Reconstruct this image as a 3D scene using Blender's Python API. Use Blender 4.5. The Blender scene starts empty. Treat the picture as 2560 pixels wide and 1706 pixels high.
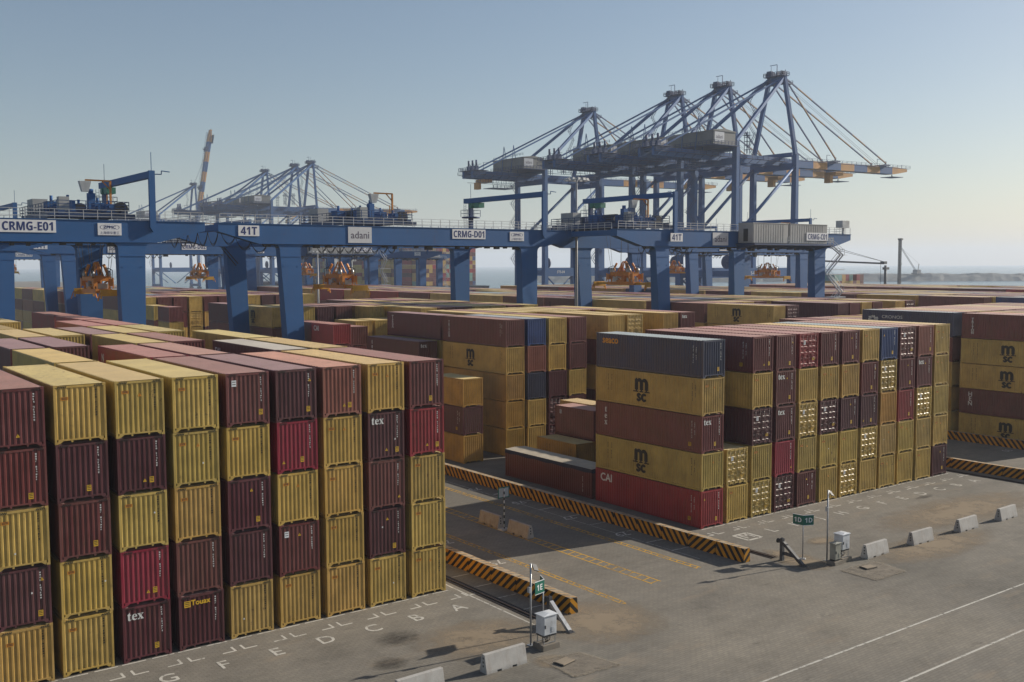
import bpy, bmesh, math, random
from mathutils import Vector, Matrix
random.seed(7)
scene = bpy.context.scene
COLL = scene.collection
R = math.radians
PI = math.pi

def lin(r, g, b):
    f = lambda c: (c/255/12.92) if c/255 <= 0.04045 else ((c/255+0.055)/1.055)**2.4
    return (f(r), f(g), f(b), 1.0)

class MB:
    """collects faces and links them as one mesh object"""
    def __init__(self):
        self.v = []; self.f = []; self.m = []; self.cur = 0; self.smooth = []; self.sm = False
    def face(self, pts):
        n = len(self.v); self.v.extend([tuple(p) for p in pts])
        self.f.append(tuple(range(n, n+len(pts)))); self.m.append(self.cur); self.smooth.append(self.sm)
    def box(self, x0, x1, y0, y1, z0, z1):
        n = len(self.v)
        self.v += [(x0,y0,z0),(x1,y0,z0),(x1,y1,z0),(x0,y1,z0),(x0,y0,z1),(x1,y0,z1),(x1,y1,z1),(x0,y1,z1)]
        for q in ((3,2,1,0),(4,5,6,7),(0,1,5,4),(1,2,6,5),(2,3,7,6),(3,0,4,7)):
            self.f.append(tuple(n+i for i in q)); self.m.append(self.cur); self.smooth.append(False)
    def cbox(self, c, s):
        self.box(c[0]-s[0]/2, c[0]+s[0]/2, c[1]-s[1]/2, c[1]+s[1]/2, c[2]-s[2]/2, c[2]+s[2]/2)
    def frustum(self, b, t, z0, z1):
        """b, t = (x0,x1,y0,y1) at the bottom and the top"""
        n = len(self.v)
        self.v += [(b[0],b[2],z0),(b[1],b[2],z0),(b[1],b[3],z0),(b[0],b[3],z0),(t[0],t[2],z1),(t[1],t[2],z1),(t[1],t[3],z1),(t[0],t[3],z1)]
        for q in ((3,2,1,0),(4,5,6,7),(0,1,5,4),(1,2,6,5),(2,3,7,6),(3,0,4,7)):
            self.f.append(tuple(n+i for i in q)); self.m.append(self.cur); self.smooth.append(False)
    def beam(self, p, q, w, h=None, up=(0,0,1)):
        h = w if h is None else h
        p = Vector(p); q = Vector(q); d = (q-p)
        if d.length < 1e-6: return
        d.normalize(); u = Vector(up)
        if abs(d.dot(u)) > 0.99: u = Vector((1,0,0))
        s = d.cross(u).normalized(); u = s.cross(d).normalized()
        n = len(self.v)
        for c in (p, q):
            for a, b in ((-1,-1),(1,-1),(1,1),(-1,1)):
                self.v.append(tuple(c + s*(a*w/2) + u*(b*h/2)))
        for k in ((0,1,2,3),(7,6,5,4),(0,4,5,1),(1,5,6,2),(2,6,7,3),(3,7,4,0)):
            self.f.append(tuple(n+i for i in k)); self.m.append(self.cur); self.smooth.append(False)
    def tube(self, p, q, r, n=8, r2=None, caps=True):
        r2 = r if r2 is None else r2
        p = Vector(p); q = Vector(q); d = (q-p)
        if d.length < 1e-6: return
        d.normalize(); u = Vector((0,0,1)) if abs(d.z) < 0.95 else Vector((1,0,0))
        s = d.cross(u).normalized(); u = s.cross(d).normalized()
        k = len(self.v)
        for c, rr in ((p, r), (q, r2)):
            for i in range(n):
                a = 2*PI*i/n
                self.v.append(tuple(c + s*(rr*math.cos(a)) + u*(rr*math.sin(a))))
        for i in range(n):
            j = (i+1) % n
            self.f.append((k+i, k+n+i, k+n+j, k+j)); self.m.append(self.cur); self.smooth.append(True)
        if caps:
            self.f.append(tuple(k+i for i in range(n))); self.m.append(self.cur); self.smooth.append(False)
            self.f.append(tuple(k+n+i for i in reversed(range(n)))); self.m.append(self.cur); self.smooth.append(False)
    def path(self, pts, r, n=6):
        for a, b in zip(pts, pts[1:]): self.tube(a, b, r, n, caps=False)
    def prism(self, poly, axis, a0, a1):
        """extrude a polygon; axis 'y': poly in (x,z); 'x': poly in (y,z); 'z': poly in (x,y)"""
        mk = {'y': lambda p, a: (p[0], a, p[1]), 'x': lambda p, a: (a, p[0], p[1]), 'z': lambda p, a: (p[0], p[1], a)}[axis]
        A = [mk(p, a0) for p in poly]; B = [mk(p, a1) for p in poly]
        self.face(A); self.face(B[::-1])
        for i in range(len(poly)):
            j = (i+1) % len(poly)
            self.face([A[j], A[i], B[i], B[j]])
    def strip(self, A, B):
        """strip of quads between two polylines"""
        n = len(self.v); k = len(A)
        self.v += [tuple(p) for p in A] + [tuple(p) for p in B]
        for i in range(k-1):
            self.f.append((n+i, n+i+1, n+k+i+1, n+k+i)); self.m.append(self.cur); self.smooth.append(self.sm)
    def add(self, mesh_mb, M=None):
        n = len(self.v)
        self.v += [tuple(M @ Vector(v)) if M is not None else v for v in mesh_mb.v]
        self.f += [tuple(i+n for i in f) for f in mesh_mb.f]; self.m += mesh_mb.m; self.smooth += mesh_mb.smooth
    def mesh(self, name, mats=None, fix=True):
        me = bpy.data.meshes.new(name)
        me.from_pydata(self.v, [], self.f)
        for m in (mats or []): me.materials.append(m)
        if any(self.m): me.polygons.foreach_set('material_index', self.m)
        if any(self.smooth): me.polygons.foreach_set('use_smooth', self.smooth)
        if fix:
            bm = bmesh.new(); bm.from_mesh(me)
            bmesh.ops.recalc_face_normals(bm, faces=bm.faces[:])
            bm.to_mesh(me); bm.free()
        me.update()
        return me

def link(name, data, parent=None, loc=(0,0,0), rotz=0.0, color=None):
    o = bpy.data.objects.new(name, data)
    COLL.objects.link(o)
    o.location = loc
    if rotz: o.rotation_euler = (0, 0, rotz)
    if parent is not None: o.parent = parent
    if color is not None: o.color = color
    return o

CACHE = {}
def part(name, key, fn, mats, parent=None, loc=(0,0,0), rotz=0.0, color=None, fix=True):
    """a part whose mesh is built once per key and shared after that"""
    if key is None or key not in CACHE:
        mb = MB(); fn(mb)
        me = mb.mesh(name, mats if isinstance(mats, (list, tuple)) else [mats], fix)
        if key is not None: CACHE[key] = me
    else: me = CACHE[key]
    return link(name, me, parent, loc, rotz, color)

LABELS = {}
def tag(o, label, cat, group=None, kind=None):
    o['label'] = label; o['category'] = cat
    if group: o['group'] = group
    if kind: o['kind'] = kind
    LABELS.setdefault(label, []).append(o)
    return o
def thing(name, label, cat, loc=(0,0,0), rotz=0.0, group=None):
    return tag(link(name, None, None, loc, rotz), label, cat, group)
def struct(name, mb, mats, fix=True, kind='structure'):
    o = link(name, mb.mesh(name, mats if isinstance(mats, (list, tuple)) else [mats], fix))
    o['kind'] = kind
    return o

# ---------------------------------------------------------------- lettering
TEXTS = {}
def heavy(s):
    """the heavy sans-serif letterforms for the painted boards"""
    return ''.join(chr(0x1D5D4+ord(c)-65) if 'A' <= c <= 'Z' else chr(0x1D7EC+ord(c)-48) if '0' <= c <= '9' else c for c in s)
def serif(s): return ''.join(chr(0x1D41A+ord(c)-97) if 'a' <= c <= 'z' else c for c in s)
def text_mesh(s, size=1.0, bold=0.0, narrow=1.0, lead=1.0, shear=0.0):
    """flat lettering in the local XY plane, centred on its own middle"""
    key = (s, size, bold, narrow, lead, shear)
    if key in TEXTS: return TEXTS[key]
    cu = bpy.data.curves.new('lettering', 'FONT')
    cu.body = s; cu.size = size; cu.shear = shear
    cu.align_x = 'CENTER'; cu.space_line = lead; cu.resolution_u = 3
    ob = bpy.data.objects.new('lettering', cu); COLL.objects.link(ob)
    dg = bpy.context.evaluated_depsgraph_get()
    me = bpy.data.meshes.new_from_object(ob.evaluated_get(dg))
    bpy.data.objects.remove(ob); bpy.data.curves.remove(cu)
    if len(me.vertices):
        xs = [v.co.x for v in me.vertices]; ys = [v.co.y for v in me.vertices]
        cx = (min(xs)+max(xs))/2; cy = (min(ys)+max(ys))/2
        for v in me.vertices: v.co.x = (v.co.x-cx)*narrow; v.co.y -= cy
    if bold:
        # heavier strokes: the same outline again, nudged sideways, each copy a hair in front of the last
        bm = bmesh.new()
        for i, (dx, dy) in enumerate(((0,0),(bold,0),(-bold,0),(0,bold*0.8),(0,-bold*0.8))):
            n = len(bm.verts); bm.from_mesh(me); bm.verts.ensure_lookup_table()
            for v in bm.verts[n:]: v.co.x += dx; v.co.y += dy; v.co.z += 0.0012*i
        bm.to_mesh(me); bm.free()
    me.materials.clear()
    TEXTS[key] = me
    return me
def lettering(s, mat, parent, loc, face='-Y', name='lettering', **kw):
    me0 = text_mesh(s, **kw); k = ('T', s, tuple(sorted(kw.items())), mat.name)
    if k not in CACHE:
        me = me0.copy(); me.materials.append(mat); CACHE[k] = me
    o = link(name, CACHE[k], parent, loc)
    o.rotation_euler = {'-Y': (PI/2,0,0), '-X': (PI/2,0,-PI/2), 'UP': (0,0,0), 'DOWNWARD': (0,0,PI), '+X': (PI/2,0,PI/2)}[face]
    return o
# ---------------------------------------------------------------- materials
def nodes(name):
    m = bpy.data.materials.new(name); m.use_nodes = True
    nt = m.node_tree; b = nt.nodes['Principled BSDF']
    return m, nt, b
def N(nt, t, **kw):
    n = nt.nodes.new(t)
    for k, v in kw.items():
        if k.startswith('i_'):
            n.inputs[k[2:].replace('_', ' ')].default_value = v
        else: setattr(n, k, v)
    return n
def noise(nt, vec, scale, detail=4, rough=0.6):
    n = N(nt, 'ShaderNodeTexNoise'); n.inputs['Scale'].default_value = scale
    n.inputs['Detail'].default_value = detail; n.inputs['Roughness'].default_value = rough
    if vec is not None: nt.links.new(vec, n.inputs['Vector'])
    return n.outputs['Fac']
def ramp(nt, fac, stops):
    r = N(nt, 'ShaderNodeValToRGB'); e = r.color_ramp.elements
    while len(e) < len(stops): e.new(0.5)
    for i, (p, c) in enumerate(stops):
        e[i].position = p; e[i].color = c if len(c) == 4 else (*c, 1)
    nt.links.new(fac, r.inputs['Fac'])
    return r.outputs['Color']
def mix(nt, fac, a, b, mode='MIX'):
    m = N(nt, 'ShaderNodeMix'); m.data_type = 'RGBA'; m.blend_type = mode
    for s, v in (('Factor', fac), ('A', a), ('B', b)):
        sock = [i for i in m.inputs if i.name == s and (i.type == 'RGBA' or s == 'Factor')][0]
        if isinstance(v, (int, float)): sock.default_value = v
        elif isinstance(v, tuple): sock.default_value = v
        else: nt.links.new(v, sock)
    return [o for o in m.outputs if o.type == 'RGBA'][0]
def maths(nt, op, a, b=None, clamp=False):
    n = N(nt, 'ShaderNodeMath'); n.operation = op; n.use_clamp = clamp
    for i, v in enumerate((a, b)):
        if v is None: continue
        if isinstance(v, (int, float)): n.inputs[i].default_value = v
        else: nt.links.new(v, n.inputs[i])
    return n.outputs[0]
def coords(nt, kind='Object', scale=(1,1,1), rnd=False):
    tc = N(nt, 'ShaderNodeTexCoord'); mp = N(nt, 'ShaderNodeMapping')
    mp.inputs['Scale'].default_value = scale
    nt.links.new(tc.outputs[kind], mp.inputs['Vector'])
    if rnd:
        oi = N(nt, 'ShaderNodeObjectInfo'); k = maths(nt, 'MULTIPLY', oi.outputs['Random'], 50.0)
        nt.links.new(k, mp.inputs['Location'])
    return mp.outputs['Vector']
def bump(nt, b, h, strength=0.3, dist=0.02):
    n = N(nt, 'ShaderNodeBump'); n.inputs['Strength'].default_value = strength; n.inputs['Distance'].default_value = dist
    nt.links.new(h, n.inputs['Height']); nt.links.new(n.outputs['Normal'], b.inputs['Normal'])

def painted(name, rgb=None, rough=0.5, wear=0.35, src='fixed', scale=1.0, rustc=(0.075, 0.032, 0.017, 1), spec=0.4, grime=(0.6, 1.12)):
    """weathered paint: slow fading, vertical dirt streaks, small rust spots"""
    m, nt, b = nodes(name)
    if src == 'object':
        col = N(nt, 'ShaderNodeObjectInfo').outputs['Color']
    elif src == 'attr':
        a = N(nt, 'ShaderNodeAttribute'); a.attribute_name = 'Col'; col = a.outputs['Color']
    else: col = rgb
    v = coords(nt, 'Object', (scale, scale, scale), rnd=(src == 'object'))
    vs = coords(nt, 'Object', (4.5*scale, 4.5*scale, 0.45*scale), rnd=(src == 'object'))
    n1 = noise(nt, v, 0.7, 5); n2 = noise(nt, vs, 1.0, 5, 0.65); n3 = noise(nt, v, 3.2, 7, 0.72)
    fade = ramp(nt, n1, [(0.3, (grime[0],)*3), (0.7, (grime[1],)*3)])
    if src == 'object':
        # every box has had its own life: some chalky, some streaked and rusting
        rnd = N(nt, 'ShaderNodeObjectInfo').outputs['Random']
        r2 = maths(nt, 'FRACT', maths(nt, 'MULTIPLY', rnd, 37.0))
        wf = maths(nt, 'ADD', maths(nt, 'MULTIPLY', maths(nt, 'POWER', rnd, 3.0), 3.2), 0.45)
        col = mix(nt, maths(nt, 'MULTIPLY', maths(nt, 'MULTIPLY', r2, r2), 0.07), col, (0.42, 0.37, 0.30, 1))
    else: wf = 1.0
    c = mix(nt, 0.8, col, fade, 'MULTIPLY')
    st = ramp(nt, n2, [(0.45, (0,0,0)), (0.75, (1,1,1))])
    c = mix(nt, maths(nt, 'MULTIPLY', maths(nt, 'MULTIPLY', st, wf), wear*0.55, True), c, (0.15, 0.105, 0.07, 1))
    sp = ramp(nt, maths(nt, 'MULTIPLY', n3, maths(nt, 'ADD', n2, 0.5)), [(0.62, (0,0,0)), (0.74, (1,1,1))])
    c = mix(nt, maths(nt, 'MULTIPLY', maths(nt, 'MULTIPLY', sp, wf), wear*2.0, True), c, rustc)
    if isinstance(c, tuple): b.inputs['Base Color'].default_value = c
    else: nt.links.new(c, b.inputs['Base Color'])
    rr = ramp(nt, n1, [(0.3, (rough-0.08,)*3), (0.7, (rough+0.12,)*3)])
    nt.links.new(rr, b.inputs['Roughness'])
    b.inputs['Specular IOR Level'].default_value = spec
    return m
def plain(name, rgb, rough=0.6, metal=0.0, spec=0.4, var=0.15, scale=3.0):
    m, nt, b = nodes(name)
    n1 = noise(nt, coords(nt), scale, 4)
    f = ramp(nt, n1, [(0.3, (1-var,)*3), (0.7, (1+var,)*3)])
    c = mix(nt, 1.0, rgb, f, 'MULTIPLY')
    nt.links.new(c, b.inputs['Base Color'])
    b.inputs['Roughness'].default_value = rough; b.inputs['Metallic'].default_value = metal
    b.inputs['Specular IOR Level'].default_value = spec
    return m

M = {}
M['paint'] = painted('container_paint', src='object', wear=0.20, rough=0.38, spec=0.55)
M['roofpaint'] = painted('container_roof_paint', src='object', wear=0.32, rough=0.62, scale=0.7, rustc=(0.16, 0.07, 0.04, 1), spec=0.5, grime=(0.8, 1.08))
for _n in M['roofpaint'].node_tree.nodes:
    if _n.type == 'BSDF_PRINCIPLED':
        _n.inputs['Sheen Weight'].default_value = 0.3; _n.inputs['Sheen Roughness'].default_value = 0.35; _n.inputs['Sheen Tint'].default_value = (0.95, 0.85, 0.75, 1)
M['paintattr'] = painted('far_container_paint', src='attr', wear=0.25, rough=0.42, scale=0.4, spec=0.5)
M['blue'] = painted('crane_blue_paint', (0.019, 0.095, 0.262, 1), rough=0.6, wear=0.08, scale=0.25, spec=0.3, grime=(0.8, 1.1))
M['bluedk'] = painted('crane_dark_blue_paint', (0.014, 0.05, 0.15, 1), rough=0.5, wear=0.15, scale=0.4)
M['orange'] = painted('spreader_orange_paint', (0.56, 0.21, 0.025, 1), rough=0.5, wear=0.35, scale=1.2)
M['yellow'] = painted('spreader_yellow_paint', (0.55, 0.30, 0.02, 1), rough=0.5, wear=0.3, scale=1.2)
M['boomorange'] = painted('boom_orange_paint', (0.52, 0.25, 0.06, 1), rough=0.5, wear=0.15, scale=0.2)
M['greyhouse'] = painted('machinery_house_grey', (0.17, 0.18, 0.18, 1), rough=0.6, wear=0.12, scale=0.3)
M['roomgrey'] = painted('electrical_room_grey', (0.33, 0.34, 0.34, 1), rough=0.6, wear=0.10, scale=0.3)
M['ltgrey'] = painted('light_grey_enamel', (0.45, 0.47, 0.48, 1), rough=0.45, wear=0.15, scale=1.0)
M['whitebox'] = painted('white_enamel', (0.62, 0.65, 0.68, 1), rough=0.4, wear=0.12, scale=1.5)
M['beigebox'] = painted('beige_enamel', (0.34, 0.34, 0.29, 1), rough=0.5, wear=0.15, scale=1.5)
M['sign'] = plain('sign_white', (0.66, 0.68, 0.70, 1), 0.5, var=0.05)
M['signgrey'] = plain('sign_grey', (0.52, 0.54, 0.57, 1), 0.5, var=0.05)
M['signgreen'] = plain('sign_green', (0.01, 0.12, 0.085, 1), 0.4, var=0.06)
M['signblue'] = plain('sign_blue_ink', (0.012, 0.03, 0.14, 1), 0.5, var=0.05)
M['ink'] = plain('dark_ink', (0.02, 0.018, 0.016, 1), 0.6, var=0.2)
M['inkgrey'] = plain('grey_ink', (0.09, 0.08, 0.12, 1), 0.6, var=0.1)
M['whiteink'] = plain('white_ink', (0.62, 0.62, 0.60, 1), 0.6, var=0.15)
M['orangeink'] = plain('orange_ink', (0.62, 0.27, 0.03, 1), 0.6, var=0.15)
M['sticker'] = plain('yellow_sticker', (0.60, 0.36, 0.02, 1), 0.6, var=0.2)
M['stickerorange'] = plain('orange_sticker', (0.55, 0.22, 0.02, 1), 0.6, var=0.25)
M['steel'] = plain('galvanised_steel', (0.36, 0.37, 0.38, 1), 0.4, metal=0.5, var=0.2, scale=6)
M['rail'] = plain('rusty_rail_steel', (0.05, 0.035, 0.028, 1), 0.6, metal=0.3, var=0.3, scale=6)
M['dark'] = plain('dark_steel', (0.022, 0.023, 0.026, 1), 0.55, var=0.25)
M['cable'] = plain('black_cable', (0.012, 0.012, 0.013, 1), 0.6, var=0.2)
M['rope'] = plain('wire_rope', (0.05, 0.05, 0.055, 1), 0.5, metal=0.4)
M['railing'] = plain('railing_galvanised', (0.42, 0.44, 0.46, 1), 0.45, metal=0.2, var=0.1)
M['green'] = plain('hoist_green', (0.03, 0.16, 0.11, 1), 0.5)
M['mast'] = plain('mast_grey', (0.33, 0.34, 0.35, 1), 0.5, var=0.1)
M['towerdk'] = plain('lattice_dark_grey', (0.07, 0.075, 0.085, 1), 0.6)
M['tarp'] = plain('navy_tarpaulin', (0.02, 0.026, 0.055, 1), 0.7, var=0.2)
M['tarptop'] = plain('dusty_tarpaulin', (0.40, 0.35, 0.27, 1), 0.85, var=0.15, scale=0.8)
M['linewhite'] = None

def worn_paint(name, rgb, thr=0.5, soft=0.12, scale=2.5):
    """road paint with patches worn through to the ground"""
    m, nt, b = nodes(name)
    v = coords(nt, 'Object')
    n1 = noise(nt, v, scale, 8, 0.75); n2 = noise(nt, v, 0.25, 3)
    f = maths(nt, 'ADD', n1, maths(nt, 'MULTIPLY', maths(nt, 'SUBTRACT', n2, 0.5), 0.5))
    a = ramp(nt, f, [(thr-soft, (0,0,0)), (thr+soft, (1,1,1))])
    b.inputs['Base Color'].default_value = rgb; b.inputs['Roughness'].default_value = 0.8
    b.inputs['Specular IOR Level'].default_value = 0.15
    tr = N(nt, 'ShaderNodeBsdfTransparent'); mx = N(nt, 'ShaderNodeMixShader')
    nt.links.new(a, mx.inputs[0]); nt.links.new(tr.outputs[0], mx.inputs[1]); nt.links.new(b.outputs[0], mx.inputs[2])
    nt.links.new(mx.outputs[0], nt.nodes['Material Output'].inputs['Surface'])
    return m
M['linewhite'] = worn_paint('road_paint_white', (0.50, 0.48, 0.43, 1), 0.40, 0.1)
M['lineyellow'] = worn_paint('road_paint_yellow', (0.56, 0.32, 0.035, 1), 0.40, 0.13)

def concrete(name, rgb, var=0.25, scale=1.0, stain=(0.22, 0.15, 0.10, 1), stainamt=0.3, top=None):
    m, nt, b = nodes(name)
    v = coords(nt, 'Object', rnd=True)
    vs = coords(nt, 'Object', (5, 5, 0.5), rnd=True)
    n1 = noise(nt, v, 1.3*scale, 6, 0.65); n2 = noise(nt, vs, 1.0*scale, 4); n3 = noise(nt, v, 22*scale, 3)
    c = mix(nt, 1.0, rgb, ramp(nt, n1, [(0.3, (1-var,)*3), (0.7, (1+var,)*3)]), 'MULTIPLY')
    c = mix(nt, maths(nt, 'MULTIPLY', ramp(nt, n2, [(0.48, (0,0,0)), (0.7, (1,1,1))]), stainamt), c, stain)
    c = mix(nt, 0.5, c, ramp(nt, n3, [(0.3, (0.8,)*3), (0.7, (1.1,)*3)]), 'MULTIPLY')
    nt.links.new(c, b.inputs['Base Color']); b.inputs['Roughness'].default_value = 0.85
    b.inputs['Specular IOR Level'].default_value = 0.2
    bump(nt, b, n3, 0.25, 0.01)
    return m
M['barrier'] = concrete('precast_concrete', (0.40, 0.39, 0.37, 1), 0.14)
M['barrierbrown'] = concrete('stained_concrete', (0.40, 0.355, 0.31, 1), 0.15, stain=(0.26, 0.15, 0.09, 1), stainamt=0.45)
M['plinth'] = concrete('plinth_concrete', (0.20, 0.18, 0.15, 1), 0.25)
M['slab'] = concrete('sandy_slab', (0.27, 0.225, 0.17, 1), 0.12, scale=0.6, stain=(0.13, 0.11, 0.09, 1), stainamt=0.3)
M['pad'] = worn_paint('sandy_pad', (0.235, 0.205, 0.165, 1), 0.42, 0.25, 1.2)
M['padedge'] = worn_paint('pad_edge_mortar', (0.30, 0.26, 0.20, 1), 0.58, 0.2, 1.6)
M['buffer'] = painted('buffer_grey_paint', (0.06, 0.065, 0.075, 1), rough=0.6, wear=0.3, scale=1.5)

def hazard(name, sign):
    m, nt, b = nodes(name)
    tc = N(nt, 'ShaderNodeTexCoord'); sx = N(nt, 'ShaderNodeSeparateXYZ'); nt.links.new(tc.outputs['Object'], sx.inputs[0])
    u = maths(nt, 'ADD', sx.outputs['Y'], maths(nt, 'MULTIPLY', sx.outputs['Z'], 0.95*sign))
    u = maths(nt, 'ADD', u, sx.outputs['X'])
    w = maths(nt, 'FRACT', maths(nt, 'DIVIDE', maths(nt, 'ADD', u, 50.0), 0.62))
    v = coords(nt, 'Object', rnd=True); n1 = noise(nt, v, 2.5, 6, 0.7); n2 = noise(nt, v, 11, 4)
    w = maths(nt, 'ADD', w, maths(nt, 'MULTIPLY', maths(nt, 'SUBTRACT', n2, 0.5), 0.05))
    blk = maths(nt, 'GREATER_THAN', w, 0.52)
    c = mix(nt, blk, (0.52, 0.235, 0.015, 1), (0.018, 0.017, 0.015, 1))
    c = mix(nt, 0.8, c, ramp(nt, n1, [(0.3, (0.65,)*3), (0.7, (1.1,)*3)]), 'MULTIPLY')
    g = N(nt, 'ShaderNodeNewGeometry'); gz = N(nt, 'ShaderNodeSeparateXYZ'); nt.links.new(g.outputs['Normal'], gz.inputs[0])
    dust = maths(nt, 'MULTIPLY', maths(nt, 'GREATER_THAN', gz.outputs['Z'], 0.8), ramp(nt, n1, [(0.32, (0.25,)*3), (0.6, (0.9,)*3)]))
    c = mix(nt, dust, c, (0.40, 0.34, 0.25, 1))
    chips = ramp(nt, n2, [(0.66, (0,0,0)), (0.74, (1,1,1))])
    c = mix(nt, maths(nt, 'MULTIPLY', chips, 0.5), c, (0.33, 0.28, 0.22, 1))
    nt.links.new(c, b.inputs['Base Color']); b.inputs['Roughness'].default_value = 0.75
    b.inputs['Specular IOR Level'].default_value = 0.2
    return m
M['hazup'] = hazard('hazard_stripes_rising', 1.0)
M['hazdn'] = hazard('hazard_stripes_falling', -1.0)

def ground_mat():
    m, nt, b = nodes('block_paving')
    v = coords(nt, 'Object')
    big = noise(nt, v, 0.045, 5, 0.55); mid = noise(nt, v, 0.35, 6, 0.65); fine = noise(nt, v, 5.0, 5, 0.7)
    c = ramp(nt, big, [(0.34, (0.156, 0.146, 0.126)), (0.5, (0.192, 0.177, 0.152)), (0.66, (0.226, 0.205, 0.170))])
    c = mix(nt, 0.75, c, ramp(nt, mid, [(0.28, (0.74,)*3), (0.5, (1.0,)*3), (0.75, (1.2,)*3)]), 'MULTIPLY')
    # tyre smears, drawn out along the driving direction X
    sm = noise(nt, coords(nt, 'Object', (0.06, 0.9, 1)), 1.0, 4, 0.6)
    c = mix(nt, 0.5, c, ramp(nt, sm, [(0.3, (0.82,)*3), (0.7, (1.12,)*3)]), 'MULTIPLY')
    # interlocking blocks
    br = N(nt, 'ShaderNodeTexBrick'); br.offset = 0.5
    br.inputs['Scale'].default_value = 1.0; br.inputs['Mortar Size'].default_value = 0.016; br.inputs['Mortar Smooth'].default_value = 0.3
    br.inputs['Brick Width'].default_value = 0.40; br.inputs['Row Height'].default_value = 0.20
    br.inputs['Color1'].default_value = (0.86, 0.86, 0.86, 1); br.inputs['Color2'].default_value = (1.12, 1.1, 1.06, 1); br.inputs['Mortar'].default_value = (0.50, 0.49, 0.47, 1)
    nt.links.new(v, br.inputs['Vector'])
    c = mix(nt, 0.55, c, br.outputs['Color'], 'MULTIPLY')
    # blown sand in soft patches and dark oil spots
    sand = noise(nt, coords(nt, 'Object', (0.16, 0.5, 1)), 1.0, 7, 0.7)
    c = mix(nt, maths(nt, 'MULTIPLY', ramp(nt, sand, [(0.56, (0,0,0)), (0.72, (1,1,1))]), 0.55), c, (0.27, 0.215, 0.155, 1))
    oil = noise(nt, coords(nt, 'Object', (0.30, 0.55, 1)), 1.0, 6, 0.7)
    c = mix(nt, maths(nt, 'MULTIPLY', ramp(nt, oil, [(0.63, (0,0,0)), (0.72, (1,1,1))]), 0.5), c, (0.05, 0.045, 0.04, 1))
    c = mix(nt, 0.6, c, ramp(nt, fine, [(0.3, (0.84,)*3), (0.7, (1.14,)*3)]), 'MULTIPLY')
    nt.links.new(c, b.inputs['Base Color']); b.inputs['Roughness'].default_value = 0.88
    b.inputs['Specular IOR Level'].default_value = 0.15
    bump(nt, b, fine, 0.2, 0.01)
    return m
M['ground'] = ground_mat()
def patch_mat(name, rgb, lo, hi, scale, stretch=(1,1,1), amount=0.8):
    """a stain or sand drift with a soft ragged outline (Generated 0..1 over its sheet)"""
    m, nt, b = nodes(name)
    tc = N(nt, 'ShaderNodeTexCoord'); sub = N(nt, 'ShaderNodeVectorMath'); sub.operation = 'SUBTRACT'
    sub.inputs[1].default_value = (0.5, 0.5, 0.0); nt.links.new(tc.outputs['Generated'], sub.inputs[0])
    mul = N(nt, 'ShaderNodeVectorMath'); mul.operation = 'MULTIPLY'; mul.inputs[1].default_value = (2, 2, 0); nt.links.new(sub.outputs[0], mul.inputs[0])
    ln = N(nt, 'ShaderNodeVectorMath'); ln.operation = 'LENGTH'; nt.links.new(mul.outputs[0], ln.inputs[0])
    n1 = noise(nt, coords(nt, 'Object', stretch), scale, 8, 0.72)
    f = maths(nt, 'SUBTRACT', 1.0, ln.outputs['Value'], True)
    f = maths(nt, 'MULTIPLY', maths(nt, 'POWER', f, 0.6), maths(nt, 'MULTIPLY', n1, 1.7))
    a = maths(nt, 'MULTIPLY', ramp(nt, f, [(lo, (0,0,0)), (hi, (1,1,1))]), amount)
    b.inputs['Base Color'].default_value = rgb; b.inputs['Roughness'].default_value = 0.9; b.inputs['Specular IOR Level'].default_value = 0.1
    tr = N(nt, 'ShaderNodeBsdfTransparent'); mx = N(nt, 'ShaderNodeMixShader')
    nt.links.new(a, mx.inputs[0]); nt.links.new(tr.outputs[0], mx.inputs[1]); nt.links.new(b.outputs[0], mx.inputs[2])
    nt.links.new(mx.outputs[0], nt.nodes['Material Output'].inputs['Surface'])
    return m
M['sand'] = patch_mat('sand_drift', (0.30, 0.24, 0.17, 1), 0.25, 0.75, 0.9)
M['oil'] = patch_mat('oil_stain', (0.035, 0.03, 0.027, 1), 0.3, 1.0, 1.4, (1, 1.8, 1), 0.6)

def sea_mat():
    m, nt, b = nodes('sea_water')
    v = coords(nt, 'Object', (0.03, 0.08, 1)); n1 = noise(nt, v, 1.0, 6, 0.6)
    c = ramp(nt, n1, [(0.3, (0.035, 0.085, 0.11)), (0.7, (0.05, 0.11, 0.135))])
    nt.links.new(c, b.inputs['Base Color']); b.inputs['Roughness'].default_value = 0.22
    bump(nt, b, noise(nt, coords(nt, 'Object', (0.25, 0.5, 1)), 1.0, 5, 0.6), 0.5, 0.25)
    return m
M['sea'] = sea_mat()
M['rubble'] = concrete('rubble_mound', (0.17, 0.18, 0.18, 1), 0.25, scale=0.08)
M['hull'] = painted('ship_hull_paint', (0.03, 0.035, 0.05, 1), rough=0.5, wear=0.3, scale=0.1)
M['shipwhite'] = painted('ship_white_paint', (0.6, 0.6, 0.58, 1), rough=0.5, wear=0.2, scale=0.1)
def band_mat():
    """blue stay with orange lengths"""
    m, nt, b = nodes('banded_stay_paint')
    tc = N(nt, 'ShaderNodeTexCoord'); sx = N(nt, 'ShaderNodeSeparateXYZ'); nt.links.new(tc.outputs['Object'], sx.inputs[0])
    w = maths(nt, 'GREATER_THAN', maths(nt, 'FRACT', maths(nt, 'DIVIDE', sx.outputs['X'], 18.0)), 0.5)
    c = mix(nt, w, (0.05, 0.08, 0.19, 1), (0.30, 0.16, 0.08, 1))
    nt.links.new(c, b.inputs['Base Color']); b.inputs['Roughness'].default_value = 0.5
    return m
M['stay'] = band_mat()
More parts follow.
